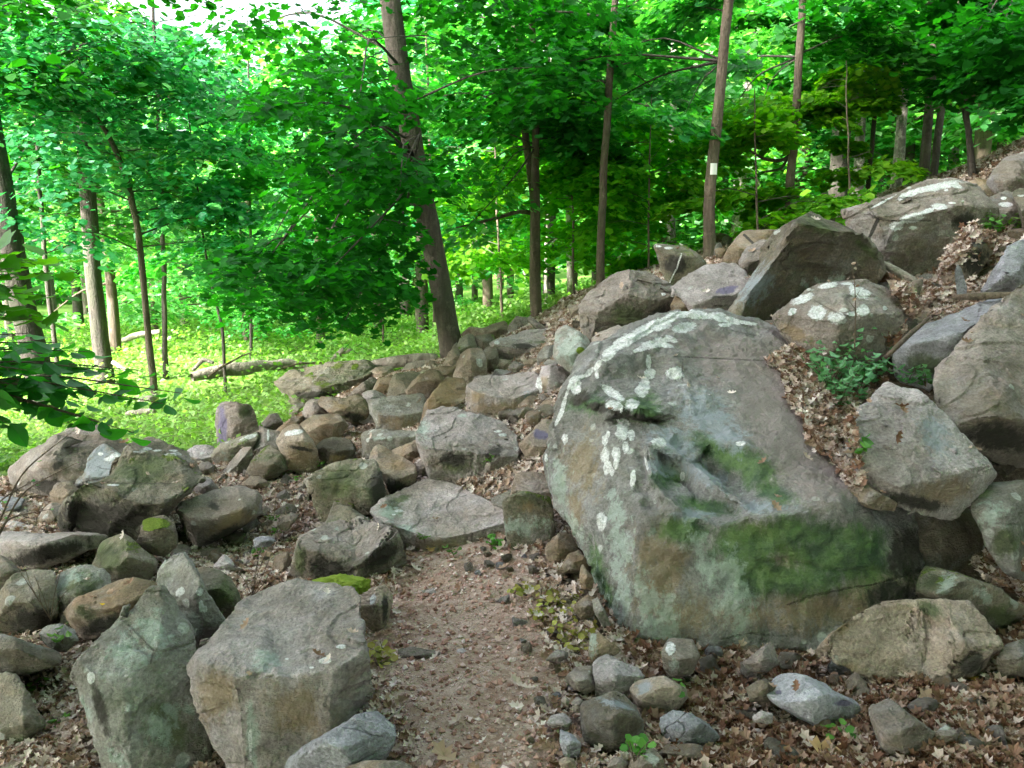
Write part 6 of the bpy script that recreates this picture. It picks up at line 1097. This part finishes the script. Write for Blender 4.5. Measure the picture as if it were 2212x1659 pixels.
# single big leaves that stand out
OAKM = {}
def one_leaf(label, px, py, size, colr, tl=.25, cat='leaf', name='fallen_leaf', T=OAK):
    h = shoot(px, py); mt = leaf_mat('leaf_' + name, [(0, colr), (1, colr)], .2, (1.2, 1, .8), .7, 0); V, Fc, k = inst(T, np.array([list(h[0])]) + [0, 0, .012], np.array([[tl * .6, -tl, 1.0]]), np.array([size]), rg)
    o = mesh_np(name, V, Fc, mt, origin=np.array(h[0]), smooth=False); tag(o, label, cat)
one_leaf('large tan lobed leaf lying at the bottom edge right of centre', 1790, 1640, .14, (.50,.33,.17)); one_leaf('pale tan lobed leaf on the litter left of the front block', 575, 1215, .11, (.48,.36,.27))
one_leaf('tan leaf at the bottom of the trail', 958, 1640, .10, (.42,.31,.21)); one_leaf('grey white lobed leaf beside the bluish slab', 1690, 1440, .11, (.45,.38,.30)); one_leaf('yellow leaf on the curved tan stone', 222, 1310, .022, (.6,.42,.02), T=OVAL)
one_leaf('small yellow leaf in the lower left litter', 101, 1596, .035, (.75,.5,.03), T=OVAL); one_leaf('tan leaf resting at the foot of the lowest step', 930, 1193, .07, (.45,.30,.13)); one_leaf('tan curled leaf on the bottom right litter', 2010, 1530, .12, (.36,.25,.17)); one_leaf('orange brown leaf at the right bottom', 2090, 1470, .08, (.42,.24,.05))
# near shrub at the left border ------------------------------------------------------
def shrub(label, base, tips, T, mat, size, nl, bark, name='shrub', droop=.0):
    base = np.array(base); root = empty(name, tuple(base)); tag(root, label, 'shrub'); paths, P, N, S, SP = [], [], [], [], []
    for (px, py, D) in tips:
        e = W(px, py, D); m = base * .45 + e * .55 + np.array([0, 0, .18]); C = curve_pts([[*base, .006], [*m, .004], [*e, .0014]], 22); paths.append(C)
        for i in range(nl):
            t = .32 + .68 * (i + 1) / nl; j = min(21, int(t * 21)); q = C[j, :3]; d = C[min(21, j + 1), :3] - C[j - 1, :3]; d /= np.linalg.norm(d); s = 1 if i % 2 else -1; side = np.cross(d, [0, 0, 1]); side /= np.linalg.norm(side) + 1e-6
            dr = side * s * .8 + d * .6 + [0, 0, -.25]; dr /= np.linalg.norm(dr); P.append(q + dr * size * .6); SP.append(dr); N.append(np.array([0, 0, 1.]) + rg.normal(size=3) * .35); S.append(size * rg.uniform(.75, 1.2))
            if i % 3 == 0: paths.append(curve_pts([[*q, .0015], [*(q + dr * size * .4), .001]], 3))
    tube_obj('branches', paths, bark, root, 5, origin=base); leaf_obj('leaves', T, np.array(P), np.array(N), np.array(S), mat, rg, parent=root, origin=base, spin=np.array(SP), aspect=1.15)
OV2 = tmpl([(0,0),(.14,.12),(.25,.32),(.27,.5),(.21,.70),(.10,.88),(0,1),(-.10,.88),(-.21,.70),(-.27,.5),(-.25,.32),(-.14,.12)], .2, -.25)
L_SH = leaf_mat('shrub_leaves', [(0,(.02,.12,.02)),(1,(.07,.26,.03)),(.5,(.035,.17,.03))], .5, (1.4,2.1,.3), .45, .1, .3)
shrub('leafy shrub reaching in from the left border with dark oval leaves', W(-330, 1000, 2.7), [(395,850,3.0),(352,872,2.95),(290,935,2.9),(240,800,3.0),(300,800,3.1),(170,830,2.9),(200,760,3.1),(120,740,3.0),(60,800,2.8),(150,900,2.9),(215,910,2.85),(60,880,2.8),(110,850,2.85),(20,760,2.8),(260,860,2.95),(100,790,3.1),(30,920,2.8),(10,830,2.8),(180,870,3.2),(60,720,3.0)], OV2, L_SH, .085, 18, M_STEM)
shrub('bright maple leaved sapling bough at the left border above the shrub', W(-420, 760, 4.6), [(130,590,5.0),(90,560,5.0),(140,640,5.1),(60,620,4.8),(100,680,5.0),(30,580,4.8),(20,660,4.8),(150,560,5.2),(60,540,5),(120,700,5.0),(0,520,4.8)], MAPLE, leaf_mat('sapling_leaves', [(0,(.04,.17,.01)),(1,(.09,.27,.02))], .5, (1.6,1.9,.3), .4, .1), .13, 14, M_STEM)
shrub('thin bare twigged sapling with sparse leaves at the far left scree', W(-90, 1330, 3.6), [(160,930,4.0),(165,1000,3.9),(70,1040,3.8),(110,1100,3.8)], OV2, L_SH, .03, 3, M_STEM)
